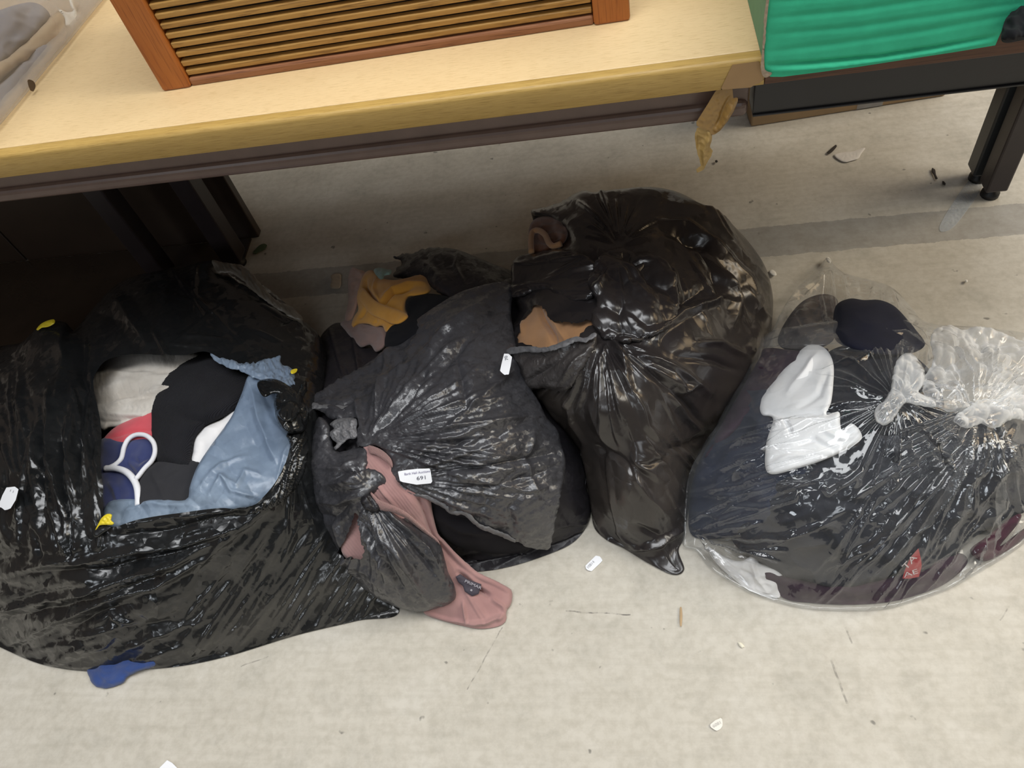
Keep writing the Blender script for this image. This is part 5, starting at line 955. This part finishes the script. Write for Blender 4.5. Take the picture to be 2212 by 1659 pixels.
ptag([(14, 1053), (20, 1052.5), (32, 1051), (40, 1057), (34, 1080), (23, 1098), (16, 1101), (10, 1102), (4, 1097), (-4, 1094), (5, 1070)], S1, -.034, 'white tag lying on the left side of the open black bag', [('11', (21, 1061.5), (28, 1064.5), 5)])
S70 = Surf([(1080, 760, .272), (1110, 760, .272), (1075, 815, .268), (1105, 815, .268), (1090, 790, .272)])
ptag([(1089, 764), (1094, 764), (1099, 764.5), (1106, 771), (1103, 790), (1099, 809), (1094, 809), (1090, 810), (1085, 806), (1080, 801), (1084, 783)], S70, 0, 'white tag numbered 70 wedged between the torn bag and the big black bag', [('70', (1098, 777), (1095.5, 768), 6.5)], ink=INK)

def litter(name, mat, poly, lab, cat, th=.004, bulge=.002, dz=.002, step=1.5, bw=5, wv_=.0006, z=None, parent=None):
    return tag(sheet(name, mat, poly, PlaneZ(z or (th + dz)), step, 0, bulge, bw, wr=lambda X, Y: wv_ * perlin(X / 6, Y / 6, 2), back=th, bback=4, zmin=.0006), lab, cat)
CHIP = simple('white_plaster', (.78, .75, .68), .8); PAP = simple('grey_paper', (.66, .62, .57), .8)
litter('paper_scrap', PAP, [(1802, 334), (1825, 328), (1845, 326), (1858, 321), (1870, 319), (1860, 333), (1855, 342), (1840, 347), (1826, 350), (1812, 345)], 'torn grey paper scrap on the floor below the carton', 'scrap', .003)
litter('plaster_chip', CHIP, [(1661, 584), (1668, 582), (1676, 588), (1678, 594), (1670, 596), (1662, 590)], 'white chip on the floor right of the big black bag', 'chip', .008, .003)
litter('plaster_chip', CHIP, [(1784, 556), (1790, 555), (1796, 564), (1794, 569), (1787, 566)], 'white chip beside the tip of the clear bag', 'chip', .008, .003, z=.02)
litter('plaster_chip', CHIP, [(2084, 604), (2090, 604), (2091, 609), (2086, 610)], 'tiny white chip on the floor behind the clear bag', 'chip', .006, .002)
litter('paper_scrap', simple('cream_paper', (.80, .76, .62), .8), [(1594, 1386), (1601, 1388), (1609, 1397), (1603, 1400), (1596, 1394)], 'tiny cream paper scrap on the floor in front of the clear bag', 'scrap', .002)
litter('wood_splinter', simple('pale_splinter', (.46, .32, .18), .8), [(1469, 1311), (1472, 1311), (1474, 1330), (1472, 1354), (1469, 1352), (1468, 1330)], 'thin wooden splinter on the floor below the big black bag', 'splinter', .003, .001)
litter('green_leaf', simple('dull_green', (.10, .15, .08), .7), [(546, 546), (552, 538), (560, 530), (570, 526), (577, 530), (572, 538), (560, 544), (552, 549)], 'small dull green leaf on the shaded floor beside the table leg', 'leaf', .002, .001)
litter('plastic_clip', simple('pale_clip', (.42, .34, .25), .4), [(714, 596), (719, 592), (735, 592), (737, 605), (734, 622), (716, 623), (713, 618), (716, 606)], 'small pale plastic clip on the floor left of the mustard garment', 'clip', .010, .003)
litter('dirt_clump', simple('dark_dirt', (.035, .028, .022), .9), [(2014, 362), (2020, 366), (2022, 378), (2026, 386), (2021, 388), (2017, 378), (2012, 370)], 'dark dirt clump on the floor left of the right table leg', 'dirt', .004, .002)
litter('dirt_clump', simple('dark_dirt', (.035, .028, .022), .9), [(2036, 390), (2043, 396), (2042, 401), (2036, 398)], 'smaller dirt clump nearest the right table leg', 'dirt', .004, .002)
litter('dirt_clump', simple('dark_dirt', (.035, .028, .022), .9), [(1786, 330), (1794, 322), (1806, 312), (1808, 316), (1798, 328), (1790, 333)], 'dark thread of dirt beside the torn grey paper scrap', 'dirt', .003, .001)
litter('pebble', simple('dark_pebble', (.03, .025, .02), .8), [(1544, 347), (1549, 345), (1551, 350), (1546, 352)], 'tiny dark pebble on the floor near the hanging tape', 'pebble', .006, .002)
litter('clear_tape', film('floor_tape', .12, rough=.3, b1=.03, cr=(30, .03)), [(2030, 488), (2062, 488), (2128, 392), (2098, 384)], 'strip of clear tape stuck across the grey floor stripe', 'tape', .0006, 0, .001)
